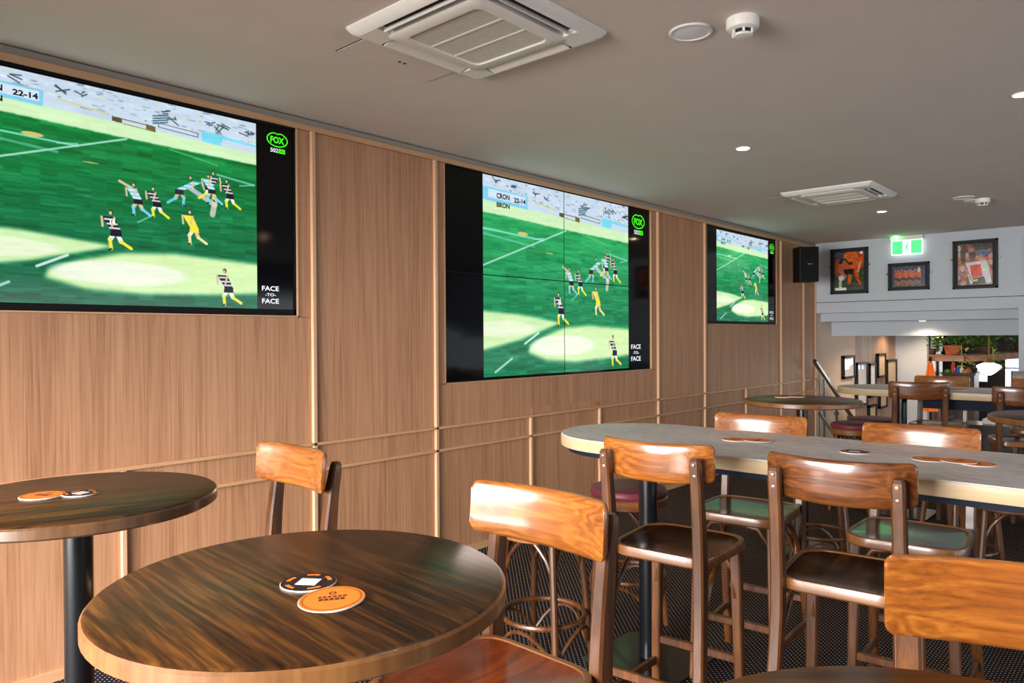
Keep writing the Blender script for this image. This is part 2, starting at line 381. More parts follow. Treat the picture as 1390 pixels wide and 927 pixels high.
DK = (30, 24, 48); SKY = (120, 205, 235); WH = (238, 238, 240); YE = (240, 225, 60); SK = (222, 190, 150); BLK = (18, 16, 22)
def player(p, hx, hy, fy, kind, face=-1, run=1.0, blurry=1.0):
    """small broadcast figure: head, striped shirt, shorts, bent running legs"""
    H = fy - hy; k = H * 0.77
    shirt = {'dark': DK, 'sky': SKY, 'ref': YE}[kind]; short = {'dark': BLK, 'sky': (20, 22, 34), 'ref': YE}[kind]; sock = {'dark': YE, 'sky': SKY, 'ref': (236, 224, 150)}[kind]
    sh = (hx + 0.01 * face * run, hy + 0.17 * H); hp = (hx - 0.02 * face * run * H * 4, hy + 0.50 * H)
    kn1 = (hp[0] + face * 0.13 * k, hy + 0.72 * H); ft1 = (kn1[0] - face * 0.02 * k, fy - 0.01)
    kn2 = (hp[0] - face * 0.11 * k, hy + 0.76 * H); ft2 = (kn2[0] - face * 0.22 * k, hy + 0.80 * H + 0.02)
    p.line(hp, kn1, 0.052 * H, WH if kind != 'sky' else SK, blurry); p.line(kn1, ft1, 0.040 * H, sock, blurry)
    p.line(hp, kn2, 0.052 * H, WH if kind == 'dark' else SK, blurry); p.line(kn2, ft2, 0.038 * H, sock, blurry)
    p.line(ft1, (ft1[0] + face * 0.04 * k, ft1[1] + 0.005), 0.02 * H, BLK, blurry)
    w = 0.135 * k
    p.poly([(sh[0] - w, sh[1]), (sh[0] + w, sh[1]), (hp[0] + w * .8, hp[1]), (hp[0] - w * .8, hp[1])], shirt, blurry)
    for q in (0.2, 0.52, 0.82):
        if kind != 'ref': 
            y = sh[1] + (hp[1] - sh[1]) * q; x = sh[0] + (hp[0] - sh[0]) * q
            p.line((x - w * .75, y), (x + w * .75, y), 0.022 * H, WH, 0.9 * blurry)
    p.poly([(hp[0] - w * .85, hp[1] - .01 * H), (hp[0] + w * .85, hp[1] - .01 * H), (hp[0] + w * .95, hp[1] + .13 * H), (hp[0] - w * .95, hp[1] + .13 * H)], short, blurry)
    p.line((sh[0] - w, sh[1] + .02 * H), (sh[0] - w - face * .02 * k, sh[1] + .24 * H), 0.026 * H, SK, blurry)
    p.line((sh[0] + w, sh[1] + .02 * H), (sh[0] + w + face * .05 * k, sh[1] + .22 * H), 0.026 * H, SK, blurry)
    p.ell(hx, hy + 0.06 * H, 0.055 * k, 0.068 * H, (70, 50, 40), blurry); p.ell(hx + face * .012 * k, hy + 0.08 * H, 0.035 * k, 0.05 * H, SK, blurry)
def game(variant):
    p = Paint(560, 434, (10, 140, 70)); U, V = p.U, p.V
    g = np.clip((V - 0.2) / 0.8, 0, 1)[..., None]
    tint = 0 if variant != 2 else 1
    p.a = (1 - g) * np.array((40, 165, 92)) + g * np.array((10, 112, 74))
    if variant == 1: p.a = (1 - g) * np.array((4, 126, 54)) + g * np.array((0, 98, 66))
    st = np.repeat(rng.normal(0, 1, (p.h, p.w // 28)), 28, 1); st = blur(st, 1) * .8 + .5 * blur(np.repeat(rng.normal(0, 1, (p.h // 7, p.w // 70)), 70, 1).repeat(7, 0)[:p.h], 3)
    p.a += st[..., None] * np.array((9, 14, 9))
    # crowd, pale apron
    p.poly([(-.01, -.01), (1.01, -.01), (1.01, .225), (.72, .215), (.43, .205), (.14, .19), (-.01, .185)], (205, 236, 186), soft=1)
    p.poly([(-.01, -.01), (1.01, -.01), (1.01, .165), (.6, .145), (-.01, .125)], (196, 214, 232), soft=1)
    for i in range(210):
        x = rng.random(); y = rng.random() * (.10 + .02 * x); s_ = rng.random()
        c = [(150, 170, 190), (110, 130, 150), (228, 236, 244), (214, 206, 170)][rng.integers(4)]
        p.ell(x, y, .004 + .016 * s_, .002 + .004 * rng.random(), c, .6)
    for x, y in ((.06, .02), (.17, .03), (.30, .045), (.37, .05), (.64, .05), (.67, .065), (.80, .06), (.83, .075), (.86, .05), (.95, .07), (.97, .06)):
        for q in range(3): p.line((x + rng.normal(0, .01), y + rng.normal(0, .008)), (x + .02 + rng.normal(0, .01), y + .012 * rng.normal(0, 1)), .003, (40, 58, 70), .8)
    for q in range(4): p.line((.605, .075 + q * .012), (.655, .06 + q * .011), .003, (40, 84, 100), .9)
    p.poly([(.30, .082), (.46, .108), (.46, .118), (.30, .092)], (206, 200, 150), .8)
    p.poly([(.468, .116), (.50, .119), (.50, .142), (.468, .138)], (90, 84, 50)); p.poly([(.58, .122), (.612, .127), (.612, .154), (.58, .149)], (110, 96, 50))
    p.line((.50, .121), (.60, .127), .0022, (120, 90, 60)); p.line((.505, .142), (.60, .15), .0018, (130, 120, 80))
    for a_, b_ in (((.623, .104), (.767, .116)), ((.767, .116), (.766, .136)), ((.766, .136), (.624, .124)), ((.624, .124), (.623, .104))): p.line(a_, b_, .0018, (84, 92, 84))
    p.poly([(.781, .098), (.868, .102), (.853, .158), (.781, .152)], (120, 214, 236)); p.poly([(.868, .104), (1.01, .118), (1.01, .13), (.868, .122)], (130, 214, 236))
    # scoreboard
    p.poly([(-.01, .056), (.262, .066), (.261, .136), (-.01, .122)], (126, 202, 232)); p.poly([(.03, .066), (.25, .074), (.25, .118), (.03, .108)], (206, 222, 240))
    # white pitch lines
    p.line((-.01, .452), (.514, .212), .0045, (190, 232, 220), .8)
    p.line((.0, .265), (.36, .285), .004, (150, 226, 214), .8); p.line((.0, .29), (.30, .325), .006, (130, 214, 190), .5); p.line((.30, .285), (.36, .275), .004, (150, 226, 214), .7)
    p.ell(.23, .266, .035, .011, (224, 196, 110), .9); p.ell(.40, .35, .028, .004, (200, 190, 90), .8)
    p.line((.66, .222), (.84, .262), .004, (120, 200, 110), .5)
    p.line((.84, .31), (.99, .335), .005, (140, 220, 200), .7); p.line((.93, .35), (.99, .335), .004, (140, 220, 200), .7)
    # sun patches
    p.poly([(-.01, .672), (.2, .685), (.43, .717), (.47, .725), (.42, .745), (.22, .815), (-.01, .868)], (206, 236, 176), soft=3)
    p.poly([(.50, .752), (.68, .738), (1.01, .758), (1.01, .92), (.80, .935), (.57, .945), (.38, .93), (.26, .885), (.27, .85), (.36, .80)], (212, 240, 176), soft=4)
    p.ell(.50, .85, .24, .062, (240, 244, 226), .9); p.ell(.12, .76, .20, .045, (234, 242, 214), .8)
    p.a += st[..., None] * 5.0
    p.line((.239, .838), (.327, .781), .006, (226, 244, 240), .85); p.line((.064, .978), (.162, .912), .006, (190, 230, 220), .8); p.line((.55, .60), (.605, .555), .004, (150, 220, 200), .6)
    # players
    player(p, .735, .335, .50, 'sky', 1, 3.0, .9); p.line((.735, .40), (.83, .47), .012, (214, 200, 220), .8); p.line((.83, .45), (.82, .52), .014, (222, 212, 196), .8)
    player(p, .822, .295, .455, 'dark', 1); player(p, .806, .315, .47, 'sky', -1); player(p, .878, .325, .485, 'dark', -1)
    player(p, .538, .412, .575, 'sky', -1); p.line((.53, .44), (.49, .415), .006, SK); player(p, .604, .418, .575, 'dark', -1)
    player(p, .735, .508, .69, 'ref', -1); player(p, .462, .555, .748, 'dark', -1, 1.0); player(p, .866, .795, .992, 'dark', -1)
    p.ell(.47, .748, .045, .006, (60, 120, 60), .5)
    return p

# ================================================================== STRUCTURE
H = 2.739
XR, YR, YB = 7.6, -2.4, 10.245       # right wall, rear wall, bulkhead face
FLY = 9.92                            # floor edge at the top of the stair
# floor (stairwell cut out along the left wall)
f = MB(); f.box(-0.2, XR, YR, FLY, -0.12, 0); f.box(1.35, XR, FLY, 10.9, -0.12, 0)
struct(f.build('floor', 'carpet', smooth=0))
struct(MB().box(-0.2, XR, YR, YB, H, H + 0.1).build('ceiling', 'ceiling', smooth=0))

# left wall: recessed backing, laminate panels, battens and rails as parts
wl = struct(MB().box(-0.25, -0.09, YR, YB, -0.1, H).build('wall_left', 'shadowgap', smooth=0))
TV = [(0.43, 2.243, 1.625, 2.668), (3.376, 5.993, 1.19, 2.668), (7.11, 8.92, 1.625, 2.668)]
full = [-2.38, -1.38, -0.5, 0.41, 2.348, 3.28, 6.109, 7.046, 9.05, 9.80, 10.235]
lower = sorted(full + [1.32, 4.243, 5.145, 8.036])
PT = 2.668
def panel(y0, y1, z0, z1):
    if y1 - y0 > 0.004 and z1 - z0 > 0.004: MB().box(-0.09, 0, y0 + .001, y1 - .001, z0 + .001, z1 - .001).build('panel', 'laminate', wl, smooth=0)
for a, b in zip(lower[:-1], lower[1:]):
    panel(a, b, 0.045, 0.74); panel(a, b, 0.74, 0.89)
for a, b in zip(full[:-1], full[1:]):
    t = [q for q in TV if q[0] > a - .05 and q[1] < b + .05]
    if not t: panel(a, b, 0.89, PT); continue
    y0, y1, z0, z1 = t[0]; g = 0.012
    panel(a, b, 0.89, z0 - g); panel(a, max(y0 - g, a), z0 - g, PT); panel(min(y1 + g, b), b, z0 - g, PT)
    # light timber lining of the recess
    lin = MB(); lin.box(-0.085, 0.004, y0 - g, y0 - g + .008, z0 - g, PT); lin.box(-0.085, 0.004, y1 + g - .008, y1 + g, z0 - g, PT); lin.box(-0.085, 0.004, y0 - g, y1 + g, z0 - g, z0 - g + .008)
    lin.build('recess_lining', 'railwood', wl, smooth=0)
for y in full: MB().bar([(0.007, y, 0.045), (0.007, y, PT)], 0.024, 0.026, (1, 0, 0), .12).build('batten', 'batten', wl, smooth=0)
for y in (1.32, 4.243, 5.145, 8.036): MB().bar([(0.007, y, 0.045), (0.007, y, 0.885)], 0.024, 0.024, (1, 0, 0), .12).build('batten', 'batten', wl, smooth=0)
for z in (0.8905, 0.7399): MB().bar([(0.008, YR, z), (0.008, YB - .01, z)], 0.022, 0.018, (1, 0, 0), .12).build('rail', 'railwood', wl, smooth=0)
MB().box(0, 0.018, YR, YB, 2.668, 2.698).build('top_rail', 'railwood', wl, smooth=0)
MB().box(-0.09, 0.010, YR, YB, 2.698, 2.731).build('cornice_strip', 'greyband', wl, smooth=0)
MB().box(-0.02, 0.002, 4.256, 5.135, 0.905, 0.955).build('access_hatch', 'laminate', wl, smooth=0)
MB().bar([(0.004, 5.12, 0.918), (0.004, 5.128, 0.93)], 0.012, 0.012).build('hatch_catch', 'brass', wl)
bb = MB().box(-0.09, 0.014, YR, FLY, 0.0, 0.045); struct(bb.build('baseboard_left', 'railwood', smooth=0))

# back wall: three stepped bulkheads over the stair
bw = MB(); bw.box(-0.2, XR, YB, YB + 0.30, 1.79, H + .1)
wb_ = struct(bw.build('wall_back', 'plaster', smooth=0))
MB().box(0.0, XR, YB - .004, YB + .001, 1.929, 1.936).build('shadow_groove', 'shadowgap', wb_, smooth=0)
struct(MB().box(-0.2, XR, 10.458, 10.95, 1.676, 1.80).build('trim_1', 'plaster', smooth=0))
struct(MB().box(-0.2, XR, 10.90, 11.05, 1.477, 1.70).build('trim_2', 'plaster', smooth=0))
struct(MB().box(2.332, 3.3, 10.10, 11.05, 0.0, 1.80).build('trim_3', 'plaster', smooth=0))     # pillar on the right of the stair opening
# stair hall and lower dining room
sh = MB(); sh.box(-0.25, 0, YB, 11.95, -1.7, 1.8)
struct(sh.build('wall_stair', 'beige', smooth=0))
struct(MB().box(-0.25, 0.004, 11.95, 14.13, -1.7, 1.8).build('wall_stair_panelled', 'greywood', smooth=0))
struct(MB().box(-0.25, 0.50, 14.13, 14.33, -1.7, 1.8).build('wall_stair_end', 'plaster', smooth=0))
struct(MB().box(0.30, 0.50, 14.33, 15.15, -1.7, 1.8).build('wall_dining_left', 'bluntwood', smooth=0))
lc = MB(); lc.box(-1.6, 8.2, 11.05, 18.2, 1.62, 1.75); struct(lc.build('ceiling_lower', 'plaster', smooth=0))
struct(MB().box(-1.6, 8.2, 9.9, 18.2, -1.72, -1.6).build('floor_lower', 'tile', smooth=0))
struct(MB().box(-1.6, -1.4, 15.0, 17.6, -1.7, 1.75).box(-1.6, .30, 15.0, 15.15, -1.7, 1.75).build('wall_dining_alcove', 'darkpanel', smooth=0))
struct(MB().box(-1.5, .68, 17.4, 17.6, -1.7, 1.75).box(.86, 1.13, 17.4, 17.6, -1.7, 1.75).box(.68, .86, 17.4, 17.6, -1.7, .52).box(.68, .86, 17.4, 17.6, .78, 1.75).build('wall_dining_far', 'darkpanel', smooth=0))
struct(MB().box(1.13, 8.2, 17.4, 17.6, -1.7, 0.40).build('wall_dining_sill', 'darkpanel', smooth=0))
struct(MB().box(1.13, 2.6, 17.4, 17.6, 1.13, 1.75).build('wall_dining_head', 'darkpanel', smooth=0))
struct(MB().box(2.6, 8.2, 17.4, 17.6, 0.40, 1.75).build('wall_dining_right', 'darkpanel', smooth=0))
wf = MB()
for x in (1.13, 1.46, 2.0, 2.57): wf.box(x, x + .03, 17.42, 17.5, 0.40, 1.13)
wf.box(1.13, 2.6, 17.42, 17.5, .80, .82); struct(wf.build('window_2', 'frameblack', smooth=0))
for k in range(9):
    struct(MB().box(0.02, 1.33, FLY + .30 * k, FLY + .30 * (k + 1), -1.7, -.175 * (k + 1)).build('trim_%d' % (4 + k), 'tile', smooth=0))
struct(MB().box(1.33, 1.43, FLY, 12.7, -1.7, -0.0).build('wall_stair_side', 'plaster', smooth=0))
# rear wall with the big window, right wall with a window band (both behind or beside the camera)
rw = MB(); rw.box(-0.2, 0.2, YR - .15, YR, 0, H); rw.box(3.35, XR, YR - .15, YR, 0, H); rw.box(0.2, 3.35, YR - .15, YR, 0, .06); rw.box(0.2, 3.35, YR - .15, YR, 2.3, H)
struct(rw.build('wall_rear', 'plaster', smooth=0))
wf = MB()
for x in (0.2, 1.23, 2.27, 3.30): wf.box(x, x + .05, YR - .12, YR - .04, .06, 2.3)
wf.box(.2, 3.35, YR - .12, YR - .04, .06, .11); wf.box(.2, 3.35, YR - .12, YR - .04, 2.25, 2.3)
struct(wf.build('window_1', 'frameblack', smooth=0))
rw = MB(); rw.box(XR, XR + .15, YR, 1.4, 0, H); rw.box(XR, XR + .15, 7.6, YB, 0, H); rw.box(XR, XR + .15, 1.4, 7.6, 0, .3); rw.box(XR, XR + .15, 1.4, 7.6, 2.3, H)
struct(rw.build('wall_right', 'plaster', smooth=0))

# ================================================================== TELEVISIONS
images = {1: game(1), 2: game(2)}
img_mat('screen_green', images[1].image('match_picture_deep'), emit=1.0, rough=0.12, coat=0.0)
img_mat('screen_pale', images[2].image('match_picture_pale'), emit=1.0, rough=0.12, coat=0.0)
def wallpt(x): return lambda y0, z0: (lambda a, b: (x, y0 + a, z0 + b))
def tv(idx, label, group, pic, scr, sx_logo, logo_y, logo_z, lw, face_y, face_z, fw, video_wall=False):
    y0, y1, z0, z1 = TV[idx]; p0, p1, q0, q1 = pic
    t = thing('television', label, 'television', (0, (y0 + y1) / 2, z0))
    def part(mb, name, mat, par=None):
        mb.xform(lambda v: v - Vector((0, (y0 + y1) / 2, z0))); return mb.build(name, mat, par or t, smooth=0)
    XS = -0.012
    def loc(P): return [(x, y - (y0 + y1) / 2, z - z0) for x, y, z in P]
    if not video_wall:
        part(MB().box(-0.08, XS - .002, y0, y1, z0, z1), 'body', 'blackplastic')
        bz = MB(); e = 0.011
        bz.box(XS - .004, XS + .006, y0, y1, z0, z0 + .03); bz.box(XS - .004, XS + .006, y0, y1, z1 - e, z1); bz.box(XS - .004, XS + .006, y0, y0 + e, z0, z1); bz.box(XS - .004, XS + .006, y1 - e, y1, z0, z1)
        part(bz, 'bezel', 'bezel')
        part(MB().box(XS - .003, XS - .0005, y0 + e, y1 - e, z0 + .02, z1 - e), 'screen_glass', 'sidebar')
        quad('picture', loc([(XS, p0, q0), (XS, p1, q0), (XS, p1, q1), (XS, p0, q1)]), [(0, 0), (1, 0), (1, 1), (0, 1)], scr, t)
    else:
        ym, zm = 4.690, 1.942
        for ya, yb, za, zb in ((y0, ym, zm, z1), (ym, y1, zm, z1), (y0, ym, z0, zm), (ym, y1, z0, zm)):
            d = part(MB().box(-0.08, XS - .002, ya + .001, yb - .001, za + .001, zb - .001), 'display', 'blackplastic')
            g = 0.0035
            part(MB().box(XS - .003, XS - .0005, ya + g, yb - g, za + g, zb - g), 'screen_glass', 'sidebar', d)
            a0, a1 = max(p0, ya + g), min(p1, yb - g); c0, c1 = max(q0, za + g), min(q1, zb - g)
            u = lambda y: (y - p0) / (p1 - p0)
            w = lambda z: (z - q0) / (q1 - q0)
            quad('picture', loc([(XS, a0, c0), (XS, a1, c0), (XS, a1, c1), (XS, a0, c1)]), [(u(a0), w(c0)), (u(a1), w(c0)), (u(a1), w(c1)), (u(a0), w(c1))], scr, d)
        part(MB().box(-0.08, XS + .004, y0, y1, z0 - .012, z0 - .001), 'lower_trim', 'bezel')
        for yy in (4.10, 5.25): part(MB().box(XS + .004, XS + .006, yy - .05, yy + .05, z0 - .010, z0 - .004), 'maker_badge', 'silver')
    XL = XS + .0025
    # channel logo: green oval ring with a dip at the top, bold FOX inside
    lg = MB(); n = 48; rx, rz = lw / 2, lw * .315
    ring = []
    for s_ in (1.0, 0.895):
        L_ = []
        for k in range(n):
            a = 2 * PI * k / n + PI / 2; dip = .16 * rz * math.exp(-((k if k < n / 2 else n - k) / 1.7) ** 2)
            L_.append((XL, logo_y + rx * s_ * math.cos(a), logo_z + rz * s_ * math.sin(a) * (1 if s_ == 1 else .96) - dip))
        ring.append(L_)
    lg.loops(ring); text_on(lg, 'FOX', wallpt(XL)(logo_y, logo_z - .05 * rz), lw * .66, rz * .9, .035)
    part(lg, 'channel_logo', 'logogreen')
    nb = MB(); text_on(nb, '502', wallpt(XL)(logo_y - lw * .15, logo_z - rz * 1.48), lw * .36, rz * .56, .015); part(nb, 'channel_number', 'logowhite')
    hd = MB(); hd.box(XL - .001, XL, logo_y + lw * .06, logo_y + lw * .36, logo_z - rz * 1.78, logo_z - rz * 1.18); part(hd, 'definition_badge', 'logogreen')
    hb = MB(); text_on(hb, 'HD', wallpt(XL + .001)(logo_y + lw * .21, logo_z - rz * 1.48), lw * .2, rz * .36, .01); part(hb, 'definition_lettering', 'logoblack')
    fm = MB(); h = fw * .36
    text_on(fm, 'FACE', wallpt(XL)(face_y, face_z + h * .95), fw, h * .72, .012); text_on(fm, '-TO-', wallpt(XL)(face_y, face_z), fw * .62, h * .45, .008); text_on(fm, 'FACE', wallpt(XL)(face_y, face_z - h * .95), fw, h * .72, .012)
    part(fm, 'venue_lettering', 'logowhite')
    # score text inside the picture
    W, Z = p1 - p0, q1 - q0
    for u, v, s_, w, hh, nm_ in ((.113, .093, 'CRON', .075, .028, 'team_lettering'), (.212, .099, '22-14', .07, .026, 'score_lettering'), (.113, .138, 'BRON', .075, .026, 'team_lettering')):
        if p0 + u * W - w * W / 2 > p0 - .2: sc = MB(); text_on(sc, s_, wallpt(XL)(p0 + u * W, q1 - v * Z), w * W, hh * Z, .04); part(sc, nm_, 'logoblack')
    nm = MB(); text_on(nm, '14', wallpt(XL)(p0 + .466 * W, q1 - .612 * Z), .017 * W, .026 * Z, .04); part(nm, 'shirt_number', 'logowhite')
    return t
tv(0, 'large wall television at left, partly outside the frame, match with runner numbered 14', None, (0.66, 2.012, 1.655, 2.648), 'screen_green', 1, 2.137, 2.585, .128, 2.089, 1.733, .10)
tv(1, 'four-panel video wall in the middle of the timber wall showing a football match', None, (3.752, 5.629, 1.206, 2.660), 'screen_pale', 1, 5.795, 2.547, .215, 5.747, 1.343, .16, True)
tv(2, 'farthest and smallest-looking wall television, beside the black wall speaker', None, (7.355, 8.703, 1.655, 2.640), 'screen_pale', 1, 8.815, 2.57, .14, 8.80, 1.735, .11)

# ================================================================== CEILING FIXTURES
def cassette(loc, label):
    t = thing('air_conditioner', label, 'air conditioner', loc, 0, 'ceiling cassette air conditioners')
    def sq(h, z, r=.03):
        out = []
        for cx, cy, a0 in ((1, 1, 0), (-1, 1, 90), (-1, -1, 180), (1, -1, 270)):
            for k in range(4): a = R(a0 + 30 * k); out.append((cx * (h - r) + r * math.cos(a), cy * (h - r) + r * math.sin(a), z))
        return out
    fr = MB(); fr.loops([sq(.378, 0, .02), sq(.378, -.006, .02), sq(.362, -.026, .02), sq(.335, -.034, .012)])
    for sx, sy in ((1, 1), (1, -1), (-1, 1), (-1, -1)):
        x0, x1 = sorted((sx * .225, sx * .337)); y0, y1 = sorted((sy * .225, sy * .337)); fr.box(x0, x1, y0, y1, -.034, -.004)
    fr.loops([sq(.262, -.004), sq(.262, -.034), sq(.252, -.040), sq(.205, -.040), sq(.20, -.034), sq(.20, -.012)])
    fr.build('panel_frame', 'white', t)
    sl = MB()
    for k in range(4):
        m = MB().box(-.226, .226, .262, .337, -.012, -.004); c, s_ = math.cos(k * PI / 2), math.sin(k * PI / 2)
        m.xform(lambda v: Vector((v.x * c - v.y * s_, v.x * s_ + v.y * c, v.z))); sl.add(m.v, m.f)
    sl.build('outlet', 'darkslot', t, smooth=0)  # near-black slab puts the shade of deep open slots into colour
    for k in range(4):
        m = MB(); m.bar([(-.215, .300, -.030), (.215, .300, -.030)], .060 if k < 2 else .022, .005, (0, .97, -.2) if k < 2 else (0, .35, -.93)); c, s_ = math.cos(k * PI / 2), math.sin(k * PI / 2)
        m.xform(lambda v: Vector((v.x * c - v.y * s_, v.x * s_ + v.y * c, v.z))); m.build('louvre', 'white', t, smooth=20)
    MB().box(-.2, .2, -.2, .2, -.016, -.012).build('filter', 'tandark', t, smooth=0)
    g = MB()
    for k in range(34): y = -.195 + .39 * k / 33; g.box(-.2, .2, y - .0032, y + .0032, -.034, -.024)
    g.build('grille', 'whitegrille', t, smooth=0)
    rb = MB()
    for y in (-.2 + .4 / 3, .2 - .4 / 3): rb.box(-.2, .2, y - .006, y + .006, -.036, -.016)
    rb.build('grille_rib', 'white', t, smooth=0)
    return t
ac = cassette((1.555, 2.12, H), 'big ceiling cassette air conditioner nearest the camera, above the left tables')
dup(ac, (1.462, 6.72, H), 0, 'distant ceiling cassette air conditioner near the far television', 'ceiling cassette air conditioners')
def hatch(x0, x1, y0, y1, label):
    t = thing('ceiling_hatch', label, 'access panel', ((x0 + x1) / 2, (y0 + y1) / 2, H), 0, 'ceiling access panels')
    a, b = (x1 - x0) / 2, (y1 - y0) / 2
    MB().box(-a, a, -b, b, -.0035, 0).build('panel', 'ceiling', t, smooth=0)
    g = MB(); e = .005
    g.box(-a, a, -b - e, -b, -.0015, 0); g.box(-a, a, b, b + e, -.0015, 0); g.box(-a - e, -a, -b - e, b + e, -.0015, 0); g.build('gap', 'shadowgap', t, smooth=0)
    k = MB(); k.lathe([(.007, 0), (.007, -.002)], 10, (0, .0, -.0035)); k.lathe([(.007, 0), (.007, -.002)], 10, (0, .03, -.0035)); k.build('lock', 'darkslot', t)
hatch(.957, 1.172, 1.86, 2.375, 'square access panel in the ceiling beside the big air conditioner')
hatch(.86, 1.078, 6.5, 7.0, 'faint access panel in the ceiling beside the distant air conditioner')
def disc_speaker(loc, label, r=.088):
    t = thing('ceiling_speaker', label, 'speaker', loc, 0, 'round ceiling speakers')
    MB().lathe([(r, 0), (r, -.003), (r * .96, -.007), (r * .86, -.007), (r * .85, -.004)], 40, cap0=False, cap1=False).build('rim', 'white', t)
    MB().lathe([(r * .86, -.004), (r * .4, -.0065), (.0005, -.0075)], 40, cap0=False).build('grille', 'speakergrey', t)
    return t
sp = disc_speaker((2.182, 2.724, H), 'round flush ceiling speaker left of the near smoke detector')
dup(sp, (2.227, 7.719, H), 0, 'round flush ceiling speaker left of the far smoke detector, the larger one')
s3 = dup(sp, (2.25, 7.95, H), 0, 'small round disc behind the far ceiling speaker, next to the far smoke detector'); s3.scale = (.75, .75, 1)
def detector(loc, label):
    t = thing('smoke_detector', label, 'smoke detector', loc, 0, 'smoke detectors')
    MB().lathe([(.056, 0), (.056, -.028), (.052, -.036), (.040, -.042)], 32, cap0=False).build('base', 'white', t)
    MB().lathe([(.034, -.040), (.031, -.056)], 24, cap0=False, cap1=False).build('sensor_slot', 'darkslot', t)
    r = MB()
    for k in range(6):
        a = k * PI / 3; r.box(.030, .038, -.004, .004, -.058, -.040); vs = r.v[-8:]
        r.v[-8:] = [(x * math.cos(a) - y * math.sin(a), x * math.sin(a) + y * math.cos(a), z) for x, y, z in vs]
    r.build('cage_rib', 'white', t, smooth=0)
    MB().lathe([(.034, -.055), (.030, -.062), (.018, -.064)], 24).build('cap', 'white', t)
    return t
sd = detector((2.389, 2.755, H), 'white smoke detector on the ceiling nearest the camera'); sd.scale = (1.12, 1.12, 1.1)
d2 = dup(sd, (2.341, 7.927, H), 0, 'far white smoke detector on the ceiling beyond the distant air conditioner'); d2.scale = (1.1, 1.1, 1)
def downlight(loc, label, watts):
    t = thing('downlight', label, 'downlight', loc, 0, 'recessed downlights')
    MB().lathe([(.050, 0), (.050, -.004), (.042, -.005), (.040, -.002)], 32, cap0=False, cap1=False).build('rim', 'white', t)
    MB().lathe([(.041, -.0025), (.001, -.0025)], 32).build('lens', 'downglow', t)
    l = bpy.data.lights.new('downlight_lamp', 'SPOT'); l.energy = watts; l.spot_size = R(95); l.spot_blend = .7; l.shadow_soft_size = .035; l.color = (1, .86, .68)
    o = bpy.data.objects.new('downlight_lamp', l); C.objects.link(o); o.parent = t; o.location = (0, 0, -.02)
downlight((1.524, 4.655, H), 'lit downlight in the ceiling in front of the video wall', 18)
downlight((1.457, 8.016, H), 'lit downlight in the ceiling before the far television', 18)
downlight((3.063, 4.605, H), 'lit downlight at the right edge of the photograph', 18)

for x, y, lb in ((3.06, 1.25, 'added unseen downlight above the camera'), (4.6, 1.25, 'added unseen downlight to the right of the camera'), (4.6, 4.65, 'added unseen downlight over the right end of the grey table'), (3.06, 8.0, 'added unseen downlight over the far grey table')): downlight((x, y, H), lb, 26)  # unseen downlights added to throw more light down on the tables
# wall speaker
t = thing('wall_speaker', 'black loudspeaker on a wall bracket in the far left corner', 'speaker', (.27, 9.168, 2.147), R(-45))
sb = MB(); sb.bar([(0, 0, 0), (0, 0, .427)], .22, .24, (1, 0, 0), .06); sb.build('cabinet', 'blackplastic', t, smooth=20)
MB().box(.108, .118, -.108, .108, .012, .415).build('grille', 'bezel', t, smooth=0)
MB().box(.1185, .1195, -.03, .03, .21, .217).build('badge', 'silver', t, smooth=0)
br = MB(); br.box(-.232, -.222, -.03, .03, .05, .38); br.bar([(-.226, 0, .36), (-.10, 0, .36)], .03, .012, (0, 1, 0)); br.bar([(-.226, 0, .2), (-.10, 0, .2)], .02, .012, (0, 1, 0)); br.bar([(-.226, 0, .07), (-.10, 0, .07)], .03, .012, (0, 1, 0))
br.build('bracket', 'blackmetal', t, smooth=0)

# exit sign under the ceiling on the back wall
t = thing('exit_sign', 'glowing green running-man exit sign above the team photograph', 'exit sign', (1.152, YB, 2.5))
MB().box(-.185, .185, -.075, -.002, .185, .235).build('housing', 'white', t, smooth=0)
MB().box(-.178, .178, -.05, -.035, .0, .185).build('diffuser', 'exitwhite', t, smooth=0)
for a, b in ((-.168, -.048), (.048, .168)): MB().box(a, b, -.053, -.05, .010, .176).build('green_field', 'exitgreen', t, smooth=0)
mn = MB()
def lim(a, b, w): mn.bar([(a[0], -.0515, a[1]), (b[0], -.0515, b[1])], w, .003, (b[1] - a[1], 0, -(b[0] - a[0])))
mn.lathe([(.011, -.0015), (.011, .0015)], 14); mn.v = [(x + .010, -.0515 + z, y + .140) for x, y, z in mn.v]
lim((.006, .124), (-.006, .082), .022); lim((-.004, .084), (.016, .056), .012); lim((.016, .056), (.006, .03), .010); lim((-.006, .084), (-.02, .056), .012); lim((-.02, .056), (-.040, .048), .010)
lim((.008, .118), (.028, .104), .008); lim((.004, .118), (-.020, .104), .008); mn.build('running_figure', 'exitgreen', t, smooth=0)
MB().lathe([(.008, 0), (.006, -.008), (.001, -.01)], 12).xform(lambda v: v + Vector((-.115, -.076, .225))).build('status_lamp', 'ledgreen', t)
l = bpy.data.lights.new('status_lamp_light', 'POINT'); l.energy = .35; l.color = (.1, 1, .2); l.shadow_soft_size = .01
o = bpy.data.objects.new('status_lamp_light', l); C.objects.link(o); o.parent = t; o.location = (-.118, -.10, .225)

